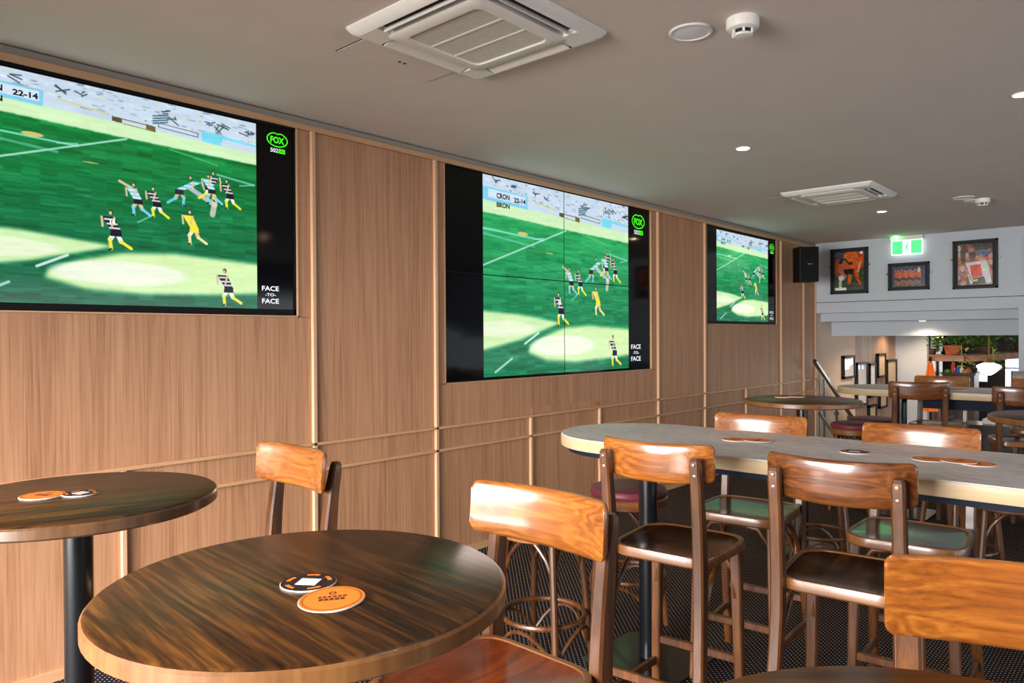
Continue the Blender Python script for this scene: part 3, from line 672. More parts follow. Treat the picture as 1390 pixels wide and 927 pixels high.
# ------------------------------------------------------------------ framed photographs on the back wall
def pic_tackle():
    p = Paint(150, 200, (52, 70, 40)); p.poly([(0, 0), (1, 0), (1, .25), (0, .3)], (70, 66, 90), soft=2)
    for c in ((.12, .4, .2, .25), (.85, .2, .2, .3)): p.ell(*c, (206, 70, 24), .8)
    p.ell(.55, .12, .28, .16, (226, 110, 30)); p.ell(.3, .28, .17, .13, (30, 26, 46)); p.poly([(.15, .3), (.75, .25), (.8, .5), (.3, .62), (.1, .5)], (222, 92, 28), soft=1)
    p.line((.25, .5), (.3, .68), .05, (200, 110, 70), asp=.75); p.line((.7, .4), (.78, .7), .05, (206, 84, 40), asp=.75); p.line((.78, .7), (.88, .86), .035, (210, 80, 40), asp=.75); p.line((.55, .5), (.5, .8), .045, (210, 90, 30), asp=.75)
    p.poly([(.3, .45), (.7, .45), (.6, .6), (.35, .58)], (24, 20, 26), soft=1); p.line((.33, .36), (.2, .52), .045, (196, 110, 74), asp=.75); p.line((.2, .52), (.36, .66), .035, (206, 120, 84), asp=.75); p.poly([(.62, .16), (.95, .14), (.98, .34), (.7, .36)], (216, 86, 30), soft=1); p.line((.88, .3), (.8, .52), .03, (222, 150, 120), asp=.75); p.poly([(.44, .28), (.6, .27), (.62, .33), (.46, .34)], (30, 24, 30)); p.ell(.33, .27, .07, .07, (180, 104, 72)); p.ell(.22, .68, .11, .08, (226, 222, 230)); p.line((.3, .9), (.9, .9), .01, (20, 22, 18), asp=.75)
    p.poly([(0, .93), (.4, .93), (.4, 1), (0, 1)], (226, 236, 232)); p.poly([(.14, .74), (.24, .74), (.24, .95), (.14, .95)], (180, 206, 190)); p.ell(.92, .04, .06, .04, (240, 240, 240)); return p
def pic_team():
    p = Paint(200, 130, (44, 48, 84)); 
    for i in range(160): p.ell(rng.random(), rng.random() * .4, .012, .02, [(90, 100, 160), (30, 30, 60), (170, 160, 170)][rng.integers(3)], .8)
    for i in range(12):
        x = .1 + .068 * i; y = .2 + .03 * (i % 3); p.ell(x, y, .028, .06, (190, 120, 84)); p.poly([(x - .035, y + .06), (x + .035, y + .06), (x + .03, y + .33), (x - .03, y + .33)], (206, 80 + 14 * (i % 3), 30)); p.poly([(x - .03, y + .33), (x + .03, y + .33), (x + .03, y + .46), (x - .03, y + .46)], (24, 22, 30)); p.poly([(x - .028, y + .46), (x + .028, y + .46), (x + .022, y + .75), (x - .022, y + .75)], (160, 84, 54))
    p.ell(.82, .2, .05, .14, (226, 200, 150)); p.poly([(0, .93), (1, .9), (1, 1), (0, 1)], (56, 74, 50)); return p
def pic_fan():
    p = Paint(150, 180, (120, 70, 56))
    for i in range(110):
        c = [(206, 150, 110), (150, 70, 40), (226, 180, 150), (70, 50, 56), (210, 120, 40), (200, 200, 214)][rng.integers(6)]; p.ell(rng.random(), rng.random(), .06 + .05 * rng.random(), .05 + .04 * rng.random(), c, .6)
    p.ell(.7, .22, .2, .1, (90, 130, 180), .7); p.poly([(.4, 0), (1, 0), (1, .14), (.5, .18)], (40, 34, 44), .8, soft=2)
    p.line((.16, .42), (.14, .2), .06, (84, 48, 32), asp=.83); p.ell(.15, .12, .05, .05, (100, 60, 42)); p.line((.8, .5), (.94, .72), .06, (196, 110, 80), asp=.83); p.ell(.42, .25, .11, .05, (28, 24, 30)); p.ell(.42, .32, .10, .09, (100, 60, 40)); p.poly([(.2, .45), (.85, .42), (.98, .95), (.36, .97)], (214, 214, 220), soft=1)
    p.poly([(.34, .52), (.66, .5), (.72, .8), (.4, .83)], (222, 66, 36)); p.poly([(.44, .84), (.76, .8), (.82, .98), (.42, 1)], (30, 30, 30)); p.poly([(.44, .88), (.58, .86), (.58, .9), (.44, .92)], (210, 200, 60)); p.line((.2, .45), (.4, .9), .012, (110, 120, 150), asp=.83); return p
img_mat('photo_tackle', pic_tackle().speckle(26).image('photo_tackle'), rough=.2, coat=.5); img_mat('photo_team', pic_team().speckle(22).image('photo_team'), rough=.2, coat=.5); img_mat('photo_fan', pic_fan().speckle(24).image('photo_fan'), rough=.2, coat=.5)
def framed(x0, x1, z0, z1, label, mat, mx, mz):
    t = thing('framed_photograph', label, 'picture', ((x0 + x1) / 2, YB, z0), 0, 'framed photographs on the back wall')
    w, h = (x1 - x0) / 2, z1 - z0; b = .022
    fr = MB()
    for a, c, d, e in ((-w, w, 0, b), (-w, w, h - b, h), (-w, -w + b, 0, h), (w - b, w, 0, h)): fr.box(a, c, -.03, 0, d, e)
    fr.build('frame', 'frameblack', t, smooth=0)
    MB().box(-w + b, w - b, -.012, -.002, b, h - b).build('mat', 'matboard', t, smooth=0)
    quad('print', [(-w + mx, -.0135, mz), (w - mx, -.0135, mz), (w - mx, -.0135, h - mz), (-w + mx, -.0135, h - mz)], [(0, 0), (1, 0), (1, 1), (0, 1)], mat, t)
    for s_ in (-1, 1):
        MB().lathe([(.012, 0), (.012, .012), (.006, .02)], 12).xform(lambda v: Vector((v.x + s_ * (w + .016), -.006 - v.z, v.y + h * .62))).build('clip', 'brass', t)
framed(.212, .687, 2.037, 2.642, 'tall black-framed photograph of a tackle in orange, nearest the corner', 'photo_tackle', .055, .05)
framed(.926, 1.398, 2.053, 2.401, 'wide black-framed team photograph hanging under the exit sign', 'photo_team', .05, .045)
framed(1.650, 2.115, 2.038, 2.621, 'black-framed photograph of a cheering person, right of the exit sign', 'photo_fan', .055, .045)
framed(2.385, 2.85, 2.10, 2.62, 'black-framed photograph cut off by the right edge of the frame', 'photo_tackle', .05, .045)

# frames on the stair wall (seen obliquely)
stair = [(11.30, 11.81, .836, 1.181, 'white', 'paper'), (11.905, 12.42, .378, 1.06, 'white', 'paper'), (12.54, 12.885, .476, 1.03, 'white', 'paper'), (12.985, 13.42, .777, 1.177, 'tan', 'papertan'), (13.50, 14.07, .43, 1.062, 'tan', 'papertan'), (13.08, 13.50, .262, .54, 'lower', 'papertan'), (12.5, 12.9, .08, .36, 'lower', 'papertan')]
names = ['glare-white picture frame on the stair wall, nearest the corner', 'second glare-white picture frame on the stair wall, tall one behind the far table edge', 'narrow glare-white picture frame, third along the stair wall', 'highest black-framed tan picture on the stair wall', 'last tall tan picture on the stair wall, by the grey wall end', 'small lower picture on the stair wall under the tall tan one', 'lowest small picture on the stair wall, just above the far stools']
for (a, b, z0, z1, _, pm), nm in zip(stair, names):
    X0 = 0.0 if b < 11.95 else .004
    t = thing('picture_frame', nm, 'picture', (X0, (a + b) / 2, z0), 0, 'picture frames on the stair wall'); w, h = (b - a) / 2, z1 - z0; e = .035
    fr = MB()
    for p, q, r0, r1 in ((-w, w, 0, e), (-w, w, h - e, h), (-w, -w + e, 0, h), (w - e, w, 0, h)): fr.box(0, .045, p, q, r0, r1)
    fr.build('frame', 'frameblack', t, smooth=0); MB().box(.005, .028, -w + e, w - e, e, h - e).build('print', pm, t, smooth=0)
# black frames on the dining-room wall edge
for z0, z1, nm in ((1.18, 1.46, 'upper dark picture on the timber wall edge by the plant shelf'), (.72, 1.13, 'lower dark picture on the timber wall edge behind the orange parasol')):
    t = thing('picture_frame', nm, 'picture', (.50, 14.985, z0), 0, 'dark pictures on the dining wall'); h = z1 - z0
    MB().box(0, .03, -.14, .14, 0, h).build('frame', 'frameblack', t, smooth=0); MB().box(.03, .034, -.11, .12, .04, h - .04).build('print', 'papertan', t, smooth=0)

# stair handrail and glass balustrade
t = thing('stair_handrail', 'dark timber handrail with steel posts and glass running down the stairs', 'handrail', (.10, FLY, 0))
sl = -.583
MB().bar([(0, .02, 1.147), (0, 2.3, 1.147 + sl * 2.28)], .05, .055, (1, 0, 0)).build('rail', 'handrail', t, smooth=20)
for y in (.36, .86, 1.36):
    p = MB(); p.bar([(0, y, -.175 * (int(y / .30) + 1)), (0, y, 1.10 + sl * y)], .03, .03); p.build('post', 'steel', t, smooth=20)
    MB().box(-.02, .02, y - .04, y + .04, .86 + sl * y, .90 + sl * y).build('clamp', 'steel', t, smooth=0)
gp = MB(); gp.add([(.028, .1, .05), (.028, 1.9, .05 + sl * 1.8), (.028, 1.9, 1.0 + sl * 1.8), (.028, .1, 1.0), (.036, .1, .05), (.036, 1.9, .05 + sl * 1.8), (.036, 1.9, 1.0 + sl * 1.8), (.036, .1, 1.0)], [(0, 1, 2, 3), (4, 7, 6, 5), (0, 4, 5, 1), (3, 2, 6, 7), (0, 3, 7, 4), (1, 5, 6, 2)]); gp.build('glass_panel', 'glass', t, smooth=0)
MB().tube([(.05, .05, .45), (.05, 2.0, .45 + sl * 1.95)], .022, 10).build('lower_rail', 'steel', t)

# ================================================================== TABLES
def round_table(loc, r, label, edge='tableedge', rot=0.0, group='round timber bar tables'):
    t = thing('bar_table', label, 'table', loc, rot, group); h = 1.05; T = .038
    MB().lathe([(r - .004, h - .004), (r - .010, h), (.001, h)], 72, cap0=False, cap1=True).build('tabletop', 'tabletop', t)
    MB().lathe([(.05, h - T), (r - .008, h - T), (r, h - T + .006), (r, h - .009), (r - .004, h - .004)], 72, cap0=True, cap1=False).build('edge_band', edge, t)
    MB().lathe([(.038, .03), (.038, h - T - .012)], 28).build('pole', 'blackmetal', t)
    MB().lathe([(.13, h - T - .012), (.13, h - T)], 28).build('mounting_plate', 'blackmetal', t)
    b = MB(); b.lathe([(.24, 0), (.24, .008), (.22, .016), (.05, .032)], 40); b.build('base', 'blackmetal', t)
    return t
round_table((2.456, .751, 0), .367, 'nearest round dark timber table with two coasters, at the bottom left', rot=R(-4))
round_table((1.301, .727, 0), .374, 'round dark timber table cut off by the left edge, on a black pole', 'tableedgedark', rot=R(72))
round_table((3.547, .772, 0), .363, 'round timber table of which only the far rim shows at bottom right', rot=R(40))
round_table((1.729, 5.135, 0), .385, 'small round timber table beyond the grey table, below the far television', 'tableedge', rot=R(10))
round_table((3.235, 4.93, 0), .375, 'round timber table cut off by the right edge, before the far chairs', 'tableedge', rot=R(30))
def stadium_table(x0, x1, yc, hw, poles, label, ah=.026, ai=.035):
    h = 1.05; T = .052
    t = thing('long_bar_table', label, 'table', (0, 0, 0), 0, 'long grey bar tables')
    def outline(d, z):
        r = hw - d; pts = []
        n = 24
        for k in range(n + 1): a = PI / 2 + PI * k / n; pts.append((x0 + hw + r * math.cos(a), yc + r * math.sin(a), z))
        for k in range(n + 1): a = -PI / 2 + PI * k / n; pts.append((x1 - hw + r * math.cos(a), yc + r * math.sin(a), z))
        return pts
    MB().loops([outline(.002, h - .004), outline(.005, h)], cap1=True).build('tabletop', 'stone', t)
    MB().loops([outline(.002, h - T), outline(0, h - T + .003), outline(0, h - .005), outline(.002, h - .004)], cap0=True).build('edge_band', 'creamedge', t)
    if ah > .05: MB().box(x0 + .72, x1 - .5, yc - hw + ai, yc + hw - ai, h - T - ah, h - T).build('underframe', 'bluesteel', t, smooth=0)
    else: MB().loops([outline(ai, h - T - ah), outline(ai, h - T)], cap0=True, cap1=True).build('underframe', 'bluesteel', t)
    for px in poles:
        MB().lathe([(.042, .02), (.042, h - T - .03)], 28, (px, yc, 0)).build('pole', 'blackmetal', t)
        b = MB(); b.bar([(px, yc, 0), (px, yc, .012)], .46, .46, (1, 0, 0), .08); b.build('base_plate', 'blackmetal', t, smooth=20)
    return t
stadium_table(1.440, 4.2, 2.925, .372, (1.845, 3.83), 'long grey stone-look bar table with pale edge in the middle of the room')
stadium_table(1.45, 3.9, 6.76, .375, (1.95, 3.4), 'farther grey bar table with pale edge, near the stairs', .085, .10)

# ================================================================== BAR CHAIRS
def make_chair(label):
    t = thing('bar_chair', label, 'bar chair', (0, 0, 0), 0, 'bentwood bar chairs with curved backs')
    zs = .745
    # seat outline: rounded trapezoid, front at +y
    cor = [(.210, .205, .125), (-.210, .205, .125), (-.188, -.197, .085), (.188, -.197, .085)]
    ol = []
    for i, (x, y, r) in enumerate(cor):
        p = Vector((x, y)); a = Vector(cor[i - 1][:2]); b = Vector(cor[(i + 1) % 4][:2])
        d1 = (a - p).normalized(); d2 = (b - p).normalized()
        s0 = p + d1 * r; s1 = p + d2 * r
        for k in range(9):
            q = k / 8; ol.append(s0 * (1 - q) ** 2 + p * 2 * q * (1 - q) + s1 * q * q)
    def lp(s_, z, dy=0): return [(v.x * s_, v.y * s_ + dy, zs + z) for v in ol]
    seat = MB().loops([lp(.80, -.038), lp(.97, -.038), lp(1.0, -.032), lp(1.0, -.008), lp(.988, -.001), lp(.95, 0), lp(.925, -.001), lp(.915, -.004)], cap0=True).build('seat', 'seatrim', t)
    MB().loops([lp(.915, -.004), lp(.86, -.006), lp(.6, -.010), lp(.3, -.012), lp(.02, -.0125)], cap1=True).build('seat_panel', 'seatpanel', seat)
    # rear legs run on as back posts
    for s_ in (-1, 1):
        path = [(s_ * .196, -.300, 0), (s_ * .190, -.268, .15), (s_ * .183, -.238, .32), (s_ * .176, -.214, .50), (s_ * .172, -.202, .64), (s_ * .171, -.203, .76), (s_ * .171, -.212, .88), (s_ * .171, -.226, 1.0), (s_ * .171, -.238, 1.06), (s_ * .171, -.242, 1.085), (s_ * .171, -.242, 1.094)]
        lg = MB().bar(path, [.034, .035, .036, .037, .038, .038, .037, .036, .035, .032, .024], [.040, .043, .046, .049, .052, .052, .047, .040, .034, .028, .018], (1, 0, 0), .16).build('leg', 'chairleg', t, smooth=25)
        for z in (1.035, 1.072):
            bo = MB(); bo.lathe([(.006, 0), (.006, .003), (.003, .004)], 12).v; n = 12 * 3; bo.v[-n:] = [(x + s_ * .171, -.2565 - zz + (1.072 - z) * .2, y + z) for x, y, zz in bo.v[-n:]]
            bo.build('dowel_cap', 'board', lg)
        MB().bar([(s_ * .176, .168, 0), (s_ * .168, .158, .3), (s_ * .160, .150, zs - .036)], [.033, .036, .040], [.033, .036, .040], (1, 0, 0), .14).build('leg', 'chairleg', t, smooth=25)
        MB().bar([(s_ * .186, -.262, .20), (s_ * .172, .158, .20)], .018, .032, (1, 0, 0), .14).build('stretcher', 'chairleg', t, smooth=25)
        MB().tube([(s_ * .172, -.195, .50), (s_ * .170, -.16, .58), (s_ * .166, -.10, .65), (s_ * .162, -.02, .70), (s_ * .160, .05, .712)], .010, 8).build('corner_brace', 'chairleg', t)
    MB().bar([(-.168, .160, .285), (.168, .160, .285)], .030, .024, (0, 0, 1), .14).build('footrest', 'chairleg', t, smooth=25)
    MB().bar([(-.182, -.240, .305), (.182, -.240, .305)], .030, .020, (0, 0, 1), .14).build('stretcher', 'chairleg', t, smooth=25)
    MB().tube([(-.160, .14, .52), (-.150, .145, .62), (-.10, .15, .69), (0, .15, .705), (.10, .15, .69), (.150, .145, .62), (.160, .14, .52)], .010, 8).build('front_arch', 'chairleg', t)
    # curved back board
    wb, zt, hb, yb, sag, ln, th = .210, 1.130, .138, -.228, .052, .08, .025
    rc = .018; xs = sorted(set([-wb + rc * (1 - math.cos(a)) for a in np.linspace(0, PI / 2, 7)] + list(np.linspace(-wb + rc, wb - rc, 19)) + [wb - rc * (1 - math.cos(a)) for a in np.linspace(0, PI / 2, 7)]))
    ls = []
    for x in xs:
        d = max(0, abs(x) - (wb - rc)); cut = rc - math.sqrt(max(rc * rc - d * d, 0)); cut = min(cut, rc * .92)
        q_ = (abs(x) / wb) ** 2; zc, hh = zt - hb / 2 + .008 * q_, hb / 2 - cut - .004 * q_; y = yb + sag * (x / wb) ** 2 ; te = th * (1 - .35 * (abs(x) / wb) ** 8)
        L_ = []
        for px, pz in ((-.5, -.86), (-.30, -.975), (0, -1), (.30, -.975), (.5, -.86), (.5, -.4), (.5, .4), (.5, .86), (.30, .975), (0, 1), (-.30, .975), (-.5, .86), (-.5, .4), (-.5, -.4)):
            z = zc + pz * hh; L_.append((x, y + px * te + ln * (zt - z), z))
        ls.append(L_)
    MB().loops(ls, cap0=True, cap1=True).build('backrest', 'board', t, smooth=50)
    return t
chairs = [
 (2.514, 1.153, 178.7, 'bar chair tucked at the nearest round table, glossy board facing the camera'),
 (1.441, 1.150, 179.0, 'bar chair by the timber wall between the two left-hand tables, only its back showing'),
 (2.285, 2.424, 4.4, 'bar chair seen from behind at the left end of the long grey table'),
 (2.885, 2.462, 4.9, 'bar chair seen from behind, second along the near side of the grey table'),
 (3.540, 1.213, 197.0, 'bar chair with broad orange-brown back in the bottom right corner'),
 (2.250, 3.085, 184.8, 'bar chair across the grey table, left one of the two facing us'),
 (2.901, 3.095, 183.4, 'bar chair across the grey table, right one of two facing us, seat mirroring green'),
 (3.560, 2.500, 4.0, 'bar chair on the near side of the grey table, cut off by the right edge'),
 (2.129, 6.471, 19.0, 'distant bar chair seen from behind at the far grey table, left one'),
 (2.850, 6.320, 16.0, 'distant bar chair seen from behind, partly hidden by the cut-off round table'),
 (2.160, 7.050, 183.0, 'distant bar chair facing us across the far grey table, under the plant shelf'),
 (2.870, 7.120, 183.0, 'distant bar chair facing us at the far grey table, at the right edge')]
ch0 = make_chair(chairs[0][3])
for i, (x, y, a, lb) in enumerate(chairs):
    o = ch0 if i == 0 else dup(ch0, (0, 0, 0), 0, lb, 'bentwood bar chairs with curved backs')
    o.location = (x, y, 0); o.rotation_euler = (0, 0, R(a))
for c in ch0.children:
    if c.name.startswith('seat'):
        for g in c.children: g.data = g.data.copy(); g.data.materials.clear(); g.data.materials.append(M['redseat']); g['label'] = 'reddish brown polished seat panel'

for o in list(C.objects):
    if o.name.startswith('bar_chair') and any(o['label'] == chairs[k][3] for k in (3, 8, 9)):
        for c in o.children:
            if c.name.startswith('backrest'): c.data = c.data.copy(); c.data.materials.clear(); c.data.materials.append(M['boarddark']); c['label'] = 'darker stained back board'
# ------------------------------------------------------------------ backless stools
def make_stool(label, spokes=False):
    t = thing('bar_stool', label, 'bar stool', (0, 0, 0), 0, 'backless bentwood stools with round burgundy pads')
    h = .745
    MB().lathe([(.185, h - .048), (.192, h - .036), (.192, h - .024), (.184, h - .008), (.165, h - .001), (.12, h + .004), (.001, h + .005)], 44, cap0=False).build('seat_pad', 'burgundy', t)
    MB().lathe([(.10, h - .098), (.180, h - .098), (.194, h - .092), (.196, h - .054), (.188, h - .046)], 44).build('seat_ring', 'seatrim', t)
    for k in range(4):
        a = k * PI / 2 + PI / 4; ca, sa = math.cos(a), math.sin(a)
        MB().tube([(.225 * ca, .225 * sa, 0), (.205 * ca, .205 * sa, .2), (.185 * ca, .185 * sa, .42), (.166 * ca, .166 * sa, .58), (.160 * ca, .160 * sa, h - .095)], [.014, .015, .016, .016, .016], 10).build('leg', 'chairleg', t)
        b0, b1 = a, a + PI / 2; pts = []
        for q in np.linspace(0, 1, 11):
            an = b0 + (b1 - b0) * q; rr = .165 - .045 * math.sin(PI * q); z = .50 + .145 * math.sin(PI * q) ** .6; pts.append((rr * math.cos(an), rr * math.sin(an), z))
        ar = MB().tube(pts, .009, 8).build('arch_brace', 'chairleg', t)
        if spokes:
            mid = (b0 + b1) / 2
            for q in (-.5, -.25, 0, .25, .5):
                an = mid + q; MB().tube([(.16 * math.cos(mid + q * .15), .16 * math.sin(mid + q * .15), .49), (.135 * math.cos(an), .135 * math.sin(an), .64 - .08 * abs(q))], .006, 6).build('spoke', 'chairleg', ar)
            # spokes meet at a low hub bar
    MB().tube([(.178 * math.cos(2 * PI * k / 32), .178 * math.sin(2 * PI * k / 32), .30) for k in range(32)], .012, 8, closed=True).build('foot_ring', 'chairleg', t)
    for k in range(4):
        a = k * PI / 2; pts = [(.19 * math.cos(a + w), .19 * math.sin(a + w), .30 - .12 * abs(w) / .75 if False else .17 + .11 * (1 - (w / .72) ** 2)) for w in np.linspace(-.72, .72, 9)]
        MB().tube(pts, .008, 6).build('lower_arch', 'chairleg', t)
    return t
s0 = make_stool('burgundy stool at the rounded left end of the long grey table')
s0.location = (1.60, 3.14, 0); s0.rotation_euler = (0, 0, R(20))
def stool(x, y, a, lb): return dup(s0, (x, y, 0), R(a), lb)
stool(1.62, 2.44, 8, 'stool behind the nearest curved-back chair, only its legs and foot ring showing')
s1 = make_stool('burgundy stool with fan-spoked arches at the near left end of the far grey table', True); s1.location = (1.62, 6.62, 0); s1.rotation_euler = (0, 0, R(0))
dup(s1, (1.62, 7.12, 0), R(30), 'burgundy stool partly hidden behind the fan-spoked stool at the far table')
stool(2.05, 4.55, 25, 'stool with dark legs between the grey table and the small round table')
stool(2.75, 4.75, 50, 'stool with dark legs seen under the grey table, left of the cut-off round table')
stool(3.05, 4.30, 15, 'stool with dark legs seen under the grey table at the right edge')

# ================================================================== COASTERS
def coaster(x, y, z, r, kind, rot, label, tilt=(0, 0), group='coasters'):
    t = thing('coaster', label, 'coaster', (x, y, z + .0003), rot, group); t.rotation_euler = (tilt[0], tilt[1], rot)
    MB().lathe([(r - .001, 0), (r, .0006), (r, .0026), (r - .0006, .003)], 40, cap1=False).build('edge', 'coasterwhite', t)
    MB().lathe([(r - .0006, .003), (.001, .0031)], 40, cap0=False).build('face', 'orangeprint' if kind == 'orange' else 'coasterdark', t)
    m = MB(); zz = .0034
    if kind == 'orange':
        for q in (.86, .90): 
            m.loops([[(r * (q + e) * math.cos(2 * PI * k / 40), r * (q + e) * math.sin(2 * PI * k / 40), zz) for k in range(40)] for e in (0, .012)])
        for i in range(5): m.box(-r * .38 + i * r * .16, -r * .26 + i * r * .16, -r * .16, r * .02, zz - .0002, zz)
        for i in range(6): m.box(-r * .42 + i * r * .15, -r * .32 + i * r * .15, r * .08, r * .2, zz - .0002, zz)
        m.loops([[(r * rr * math.cos(2 * PI * k / 16), r * .42 + r * rr * math.sin(2 * PI * k / 16), zz) for k in range(16)] for rr in (.07, .12)])
        m.build('printed_emblem', 'emblem', t, smooth=0)
    else:
        for a0 in (20, 80, 150, 215, 290):
            m.loops([[(r * q * math.cos(R(a0 + w)), r * q * math.sin(R(a0 + w)), zz) for w in range(0, 42, 6)] for q in (.68, .84)], closed=False)
        m.build('printed_ring', 'orangeprint', t, smooth=0)
        MB().box(-r * .38, r * .38, -r * .34, r * .34, zz - .0003, zz).build('label_patch', 'paper', t, smooth=0)
    return t
T = 1.05
coaster(2.472, .742, T, .050, 'dark', .6, 'dark coaster with white square on the nearest round table')
coaster(2.578, .720, T + .0005, .056, 'orange', .9, 'orange coaster overlapping the dark one on the nearest round table', (.03, -.035))
coaster(1.243, .654, T, .058, 'orange', .5, 'orange coaster on the left-edge round table')
coaster(1.297, .737, T, .048, 'dark', .3, 'dark coaster beside the orange one on the left-edge round table')
coaster(2.255, 2.968, T, .056, 'orange', .5, 'orange coaster, left of an overlapping pair on the grey table')
coaster(2.345, 2.985, T + .003, .056, 'orange', 1.5, 'orange coaster, right of the overlapping pair on the grey table')
coaster(2.744, 2.945, T, .052, 'dark', .2, 'dark coaster alone in the middle of the grey table')
coaster(3.000, 2.940, T, .058, 'orange', .1, 'orange coaster, leftmost of three in a row on the grey table')
coaster(3.090, 2.945, T + .003, .056, 'orange', 1.1, 'orange coaster, middle of three in a row on the grey table')
coaster(3.145, 2.940, T, .056, 'orange', 2.1, 'orange coaster, rightmost of three in a row on the grey table')
coaster(1.560, 5.215, T, .056, 'orange', 2.1, 'orange coaster on the small round table below the far television')
coaster(1.645, 5.262, T + .003, .054, 'orange', 1.1, 'second orange coaster touching the first on the small far round table')
coaster(2.36, 6.80, T, .09, 'orange', .4, 'orange placemat-like coaster on the far grey table')

# ================================================================== FAR DINING ROOM
# orange parasol
t = thing('closed_parasol', 'closed orange parasol standing in the lower dining room', 'parasol', (.757, 13.2, -1.6))
MB().lathe([(.02, 0), (.02, 2.72)], 12).build('pole', 'frameblack', t)
ls = []
for z, r in ((1.86, .085), (1.98, .10), (2.2, .088), (2.42, .06), (2.58, .035), (2.66, .02)):
    ls.append([((r * (1 + .22 * math.cos(8 * a))) * math.cos(a), (r * (1 + .22 * math.cos(8 * a))) * math.sin(a), z) for a in [2 * PI * k / 48 for k in range(48)]])
MB().loops(ls, cap0=True, cap1=True).build('canopy', 'orangefabric', t)
MB().lathe([(.02, 2.66), (.028, 2.69), (.012, 2.74)], 12).build('finial', 'frameblack', t)
MB().lathe([(.22, 0), (.22, .05), (.05, .08)], 24).build('base', 'frameblack', t)
# hanging plant shelf
t = thing('plant_shelf', 'timber shelf holding potted plants in the lower dining room', 'shelf', (0, 0, 0))
MB().bar([(.66, 13.6, 1.105), (1.17, 13.6, 1.105)], .30, .10, (0, 1, 0), .06).build('shelf_board', 'shelfwood', t, smooth=20)
MB().bar([(1.14, 13.56, 1.105), (2.35, 16.2, 1.185)], .30, .10, (.9, -.4, 0), .06).build('shelf_board', 'shelfwood', t, smooth=20)
for x, y in ((.66, 13.6), (1.6, 14.6), (2.2, 15.9)): MB().bar([(x, y, 1.15), (x, y, 1.63)], .025, .025).build('hanger', 'frameblack', t, smooth=20)
def leaves(mb, n, c, sp, size, droop=0.0, mi=0, top=9.0):
    for i in range(n):
        x, y, z = c[0] + random.gauss(0, sp[0]), c[1] + random.gauss(0, sp[1]), c[2] + random.gauss(0, sp[2]) - droop * random.random()
        a, b = random.random() * 6.28, random.uniform(-.6, .9); s_ = size * random.uniform(.6, 1.3)
        z = min(z, top - s_ * .9)
        d = Vector((math.cos(a) * math.cos(b), math.sin(a) * math.cos(b), math.sin(b))); w = d.cross(Vector((0, 0, 1)))
        if w.length < .1: w = Vector((1, 0, 0))
        w = w.normalized() * s_ * .38; p = Vector((x, y, z)); nn = w.cross(d).normalized() * s_ * .12
        mb.add([p, p + d * s_ * .5 + w + nn, p + d * s_, p + d * s_ * .5 - w + nn, p + d * s_ * .5], [(0, 1, 4), (1, 2, 4), (2, 3, 4), (3, 0, 4)], mi)
def plant(loc, r, h, pot, label, n, size, lime=0.0, trail=0.0):
    t = thing('potted_plant', label, 'plant', loc, 0, 'potted plants on the hanging shelf')
    MB().lathe([(r * .72, 0), (r * .98, h * .82), (r * 1.06, h * .82), (r * 1.06, h), (r * .95, h), (r * .9, h * .9)], 24, cap1=False).build('pot', pot, t)
    MB().lathe([(r * .93, h * .9), (.001, h * .92)], 20).build('soil', 'soil', t)
    m = MB(); leaves(m, n * 2, (0, 0, h + .075), (r * 1.0, r * .8, .06), size, top=1.60 - loc[2]); m.build('foliage', 'leafgreen', t)
    if trail:
        m = MB(); leaves(m, 34, (r * 1.2, -r * .8, h * .3), (.06, .05, .05), size * 1.05, trail)
        m.tube([(r * .6, -r * .5, h), (r * 1.15, -r * .9, h * .9), (r * 1.25, -r, h * .2 - trail * .6), (r * 1.2, -r, -trail)], .005, 5); m.build('trailing_vine', 'leaflime', t)
plant((.985, 13.62, 1.157), .125, .155, 'terracotta', 'plant in the large terracotta pot at the left of the shelf', 60, .09, trail=.24)
plant((1.36, 14.05, 1.171), .11, .12, 'darkpot', 'plant in a dark pot, second along the hanging shelf', 70, .10, trail=.30)
plant((1.75, 14.9, 1.197), .11, .14, 'darkpot', 'leafy plant behind the pendant lamp rod on the hanging shelf', 80, .11)
plant((2.02, 15.4, 1.213), .13, .15, 'terracotta', 'plant in the terracotta pot towards the right of the shelf', 70, .10)
plant((2.33, 16.1, 1.233), .11, .14, 'darkpot', 'rightmost plant on the hanging shelf', 80, .11, trail=.3)
plant((.70, 13.62, 1.157), .06, .10, 'darkpot', 'small plant at the left end of the hanging shelf', 30, .07)
# pendant lamp
t = thing('pendant_lamp', 'glowing white schoolhouse pendant lamp in front of the plant shelf', 'lamp', (1.661, 12.5, .90))
MB().lathe([(.03, 0), (.075, .03), (.125, .075), (.150, .115), (.156, .130), (.125, .150), (.080, .168), (.05, .176)], 40).build('shade', 'lampglow', t)
MB().lathe([(.05, .176), (.045, .20), (.02, .225), (.012, .25)], 20).build('fitter', 'brass', t)
MB().tube([(0, 0, .24), (0, 0, .72)], .009, 8).build('rod', 'brass', t)
l = bpy.data.lights.new('pendant_bulb', 'POINT'); l.energy = 12; l.color = (1, .82, .58); l.shadow_soft_size = .12
o = bpy.data.objects.new('pendant_bulb', l); C.objects.link(o); o.parent = t; o.location = (0, 0, -.2)
